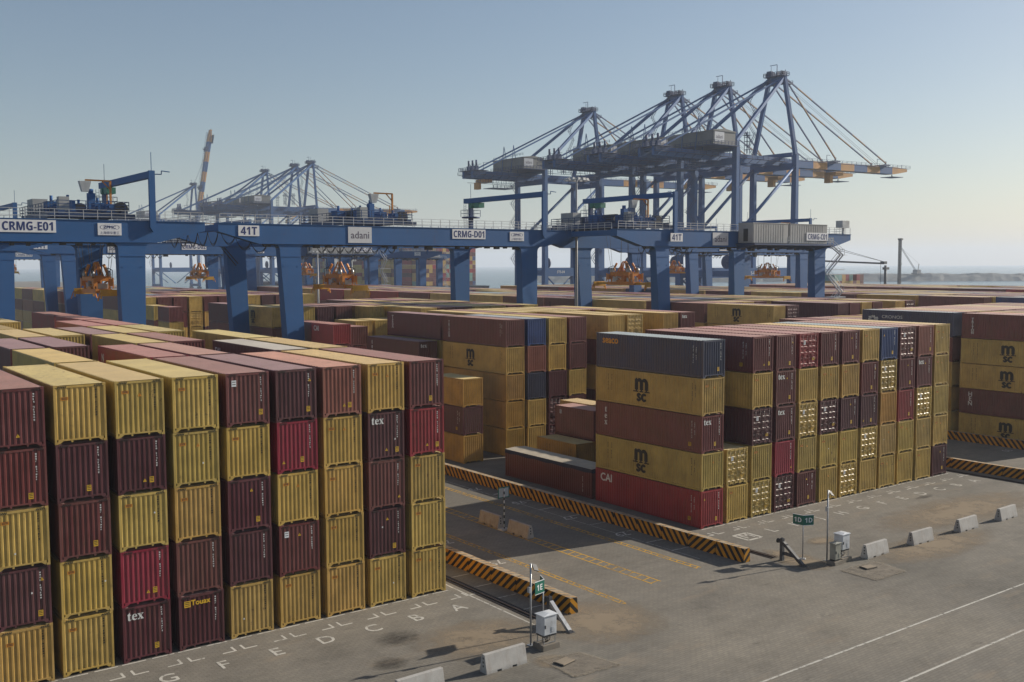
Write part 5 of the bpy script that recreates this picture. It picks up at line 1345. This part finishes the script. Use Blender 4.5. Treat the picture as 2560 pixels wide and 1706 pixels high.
    mh = part('machinery_house', ('qmh',), lambda b: (b.box(XL-13.0,XL-1.4,-11.0,11.4,62.6,67.2), b.prism([(XL-13.2,67.202),(XL-1.2,67.202),(XL-1.2,67.5),(XL-7.2,68.2),(XL-13.2,67.5)],'y',-11.2,11.6)), M['greyhouse'], t)
    bd = part('sign_board', ('qsb',), lambda b: b.box(XL-12.4,XL-7.4,-11.09,-11.03,63.6,67.0), M['signgrey'], mh)
    lettering('adani', M['inkgrey'], bd, (XL-9.9, -11.13, 65.3), '-Y', size=1.9, narrow=0.9)
    part('house_railing', ('qhr2',), lambda b: (b.box(XL-13.6,XL-0.9,-12.2,12.4,62.3,62.58), rail_fence(b,[(XL-13.6,12.4,62.6),(XL-13.6,-12.2,62.6),(XL-0.9,-12.2,62.6)],1.2,1.8,2,0.07), rail_fence(b,[(XL-13.0,-11,68.2),(XL-13.0,11,67.6)],1.0,2.2,2,0.06)), M['bluedk'], t)
    def rear(b):
        xe = XL-34
        b.box(xe-1.5,xe+6,-6.2,6.2,61.02,61.2); rail_fence(b,[(xe-1.5,-6.2,61.2),(xe-1.5,6.2,61.2),(xe+6,6.2,61.2)],1.2,1.6,2,0.08)
        for q in (-4.2,-1.4,1.6): b.box(xe+0.6,xe+2.0,q,q+1.4,61.2,63.2); b.tube((xe+1.3,q+0.7,63.2),(xe+1.3,q+0.7,65.6),0.45,8)
        b.beam((xe+4,-5,61.2),(xe+4,-5,64.6),0.16); b.beam((xe+4,-5,64.4),(xe+10,-5,65.2),0.14); b.beam((xe+4,5,61.2),(xe+4,5,64.2),0.16); b.beam((xe+4,5,64.2),(xe+10,5,65.0),0.14)
    part('rear_winch', ('qrw',), rear, M['bluedk'], t)
    def stairz(b):
        stairs(b, XL-1.6, HY-0.5, 18.8, 58.0, 4.0, 4.2, 1.2); stairs(b, -1.4, HY-0.5, 62, 88.0, 3.0, 4.4, 1.0)
    part('stair', ('qst',), stairz, M['bluedk'], t)
    def masts(b):
        for q in (4.0, 9.0):
            for dx in (-0.7, 0.7):
                for dy in (-0.7, 0.7): b.beam((-8-q*0.8+dx,q+dy,62.6),(-8-q*0.8+dx,q+dy,71.0),0.16)
            for k in range(5): b.box(-8-q*0.8-0.9,-8-q*0.8+0.9,q-0.9,q+0.9,64.0+k*1.6,64.1+k*1.6)
            b.box(-8-q*0.8-1.3,-8-q*0.8+1.3,q-1.3,q+1.3,69.5,69.7)
    part('floodlight_tower', ('qft',), masts, M['bluedk'], t)
    cab = part('boom_trolley', ('qbt',), lambda b: (b.box(-2.5,2.5,-2.7,2.7,56.3,57.6), b.box(-4.4,-2.7,-1.6,1.4,53.2,56.2)), M['boomorange'], t, ((trolley_x if not boom_up else -14), 0, 0))
    def reel(b):
        b.tube((XL+14,HY-4,21.0),(XL+14.5,HY-4,21.0),2.6,20); b.tube((XL+13.6,HY-4,21.0),(XL+14.9,HY-4,21.0),0.6,10); b.beam((XL+14.2,HY-4,18.8),(XL+14.2,HY-4,21),0.6)
    part('cable_reel', ('qcr',), reel, M['bluedk'], t)
    return t
sts(258.8, 'tallest looking quay crane, nearest of the right group, its boom reaching farthest right', 'STS-01', trolley_x=38)
sts(286.2, 'quay crane with the second highest peak in the right group', 'STS-02', trolley_x=36)
sts(312.8, 'quay crane with the third highest peak in the right group', 'STS-03', trolley_x=40)
sts(369.0, 'leftmost quay crane of the right group, with open sky beside its grey house', 'STS-04', trolley_x=-60)
sts(667.0, 'far quay crane with the rightmost peak of the hazy left group', None, trolley_x=30)
sts(693.6, 'far quay crane with the middle peak of the hazy left group', None, trolley_x=26)
sts(747.0, 'far quay crane with the lowest peak among the three hazy cranes', None, trolley_x=22)
sts(904.0, 'far quay crane at left with its striped boom raised upright', None, boom_up=True)

# ---------------------------------------------------------------- breakwater, ships, far tackle
def fdir(depth, px):
    """ground point at a view depth below a picture column, used once to place far things"""
    u = (px-1280.0)/F_PX; return (math.sin(YAW)+u*math.cos(YAW))*depth, (math.cos(YAW)-u*math.sin(YAW))*depth
bw = MB(); rb = random.Random(3); A = []
n = 150; rows = [(-26,-3.5),(-14,2.4),(-7,5.6),(-3,6.8),(3,7.0),(8,5.0),(24,-3.5)]
P0 = Vector(fdir(1330, 1340)); P1 = Vector(fdir(1330, 3600)); d_ = (P1-P0); n_ = Vector((-d_.y, d_.x)).normalized()
lines = []
for off, z in rows:
    lines.append([(*(P0+d_*(k/n)+n_*(off+rb.uniform(-1.2, 1.2))), z+rb.uniform(-0.7, 0.7)+0.5*math.sin(k*0.7)*(z > 0)) for k in range(n+1)])
for a, b_ in zip(lines, lines[1:]): bw.strip(a, b_)
o = struct('breakwater', bw, M['rubble']); tag(o, 'low grey rubble breakwater across the sea', 'breakwater', kind='structure')

def hull(x0, x1, y0, y1, z1, label, name='container_ship'):
    t = thing(name, label, 'ship', ((x0+x1)/2, (y0+y1)/2, -2.5))
    w, l = (x1-x0)/2, (y1-y0)/2
    def f(b):
        lo = [(-w*.8,-l),(w*.8,-l),(w,-l*.8),(w,l*.6),(0,l),(-w,l*.6),(-w,-l*.8)]
        A = [(x*0.96,y*0.97,0.3) for x, y in lo]; B = [(x,y,z1+2.5) for x, y in lo]
        for i in range(len(lo)): j = (i+1) % len(lo); b.face([A[i],A[j],B[j],B[i]])
        b.face(B); b.face(A[::-1])
    part('hull', None, f, M['hull'], t)
    return t
s1 = hull(327, 378, 522, 830, 7.3, 'big container ship loaded high, berthed beyond the centre crane')
part('deck_house', None, lambda b: (b.box(-22,22,-24,-10,9.8,44), b.box(-24,24,-22,-12,40,43), *[b.box(-20,20,-24.1,-24.0,14+q*3.2,15.2+q*3.2) for q in range(8)]), M['shipwhite'], s1, (0, 0, 0))
part('funnel', None, lambda b: b.frustum((-5,5,-8,0),(-4,4,-7,-1),9.8,50), M['boomorange'], s1)
s2 = hull(353, 381, 232, 330, 6.0, 'small cargo ship with deck containers behind the yard at right', 'cargo_ship')
def derrick(b):
    b.tube((-9,-30,8.5),(-9,-30,27.5),1.0,10,0.8); b.box(-10.4,-7.6,-31.4,-28.6,26.2,27.6)
# lifting boom with its stays, on the small ship
xa, ya = fdir(432, 2020); xb, yb = fdir(432, 2207); cx, cy = (353+381)/2, (232+330)/2
dj = part('derrick_boom', None, lambda b: (b.beam((xa-cx,ya-cy,24.2),(xb-cx,yb-cy,22.8),0.75,0.7), b.box(xb-cx-1.0,xb-cx+1.0,yb-cy-1.0,yb-cy+1.0,22.5,23.7), b.beam((xa-cx,ya-cy,8.5),(xa-cx,ya-cy,34),0.8), b.beam((xa-cx,ya-cy,31.5),(xb-cx,yb-cy,23.6),0.14), b.beam((xa-cx,ya-cy,32.8),(xb-cx,yb-cy,23.6),0.14)), M['towerdk'], s2)
xc, yc = fdir(432, 2212)
part('derrick_tower', None, lambda b: (b.tube((xc-cx,yc-cy,8.5),(xc-cx,yc-cy,22.0),0.55,10), b.box(xc-cx-1.0,xc-cx+1.6,yc-cy-0.8,yc-cy+0.8,20.2,21.2), b.beam((xb-cx-2,yb-cy,22.6),(xb-cx-2,yb-cy,9),0.12)), M['towerdk'], s2)
# piling rig on the reclaimed edge
xm, ym = fdir(560, 2247)
t = thing('piling_rig', 'dark slender piling rig tower standing up against the pale sky at right', 'piling rig', (xm, ym, -2.5))
part('barge', None, lambda b: b.box(-9,9,-14,14,0.2,4.2), M['hull'], t)
def lead(b):
    for dx, dy in ((-0.7,-0.7),(0.7,-0.7),(0.7,0.7),(-0.7,0.7)): b.beam((dx*.7,dy*.7,4.2),(dx*.7,dy*.7,35.6),0.34)
    for k in range(21):
        z = 4.6+k*1.5; b.beam((-0.5,-0.5,z),(0.5,-0.5,z+1.4),0.16); b.beam((-0.5,0.5,z),(-0.5,-0.5,z+1.4),0.16); b.beam((0.5,-0.5,z),(0.5,0.5,z+1.4),0.16)
    b.box(-0.9,1.0,-0.9,0.9,35.6,36.5); b.beam((0.6,0,36.4),(2.6,0,36.0),0.5)
    b.beam((0.9,0,22),(2.0,0,22.6),0.4); b.beam((0.9,0,12),(1.8,0,12.6),0.4)
part('lead_tower', None, lead, M['towerdk'], t)
part('rig_cabin', None, lambda b: b.box(2,7,-3,3,4.3,8.2), M['dark'], t)
xk, yk = fdir(1322, 2290)
t = thing('crawler_crane', 'tiny crawler crane with a leaning lattice jib on the breakwater', 'crawler crane', (xk, yk, 6.6))
part('crane_body', None, lambda b: (b.box(-6,6,-4,4,0,1.6), b.box(-4,5,-3,3,1.7,5.5), b.beam((3,0,5),(5,0,13),0.7)), M['towerdk'], t)
jx, jy = fdir(1322, 2250); 
part('lattice_jib', None, lambda b: (b.beam((-2,-0.8,4),(jx-xk,jy-yk-0.8,34),0.5), b.beam((-2,0.8,4),(jx-xk,jy-yk+0.8,34),0.5), b.beam((5,0,13),(jx-xk,jy-yk,34),0.14)), M['towerdk'], t)
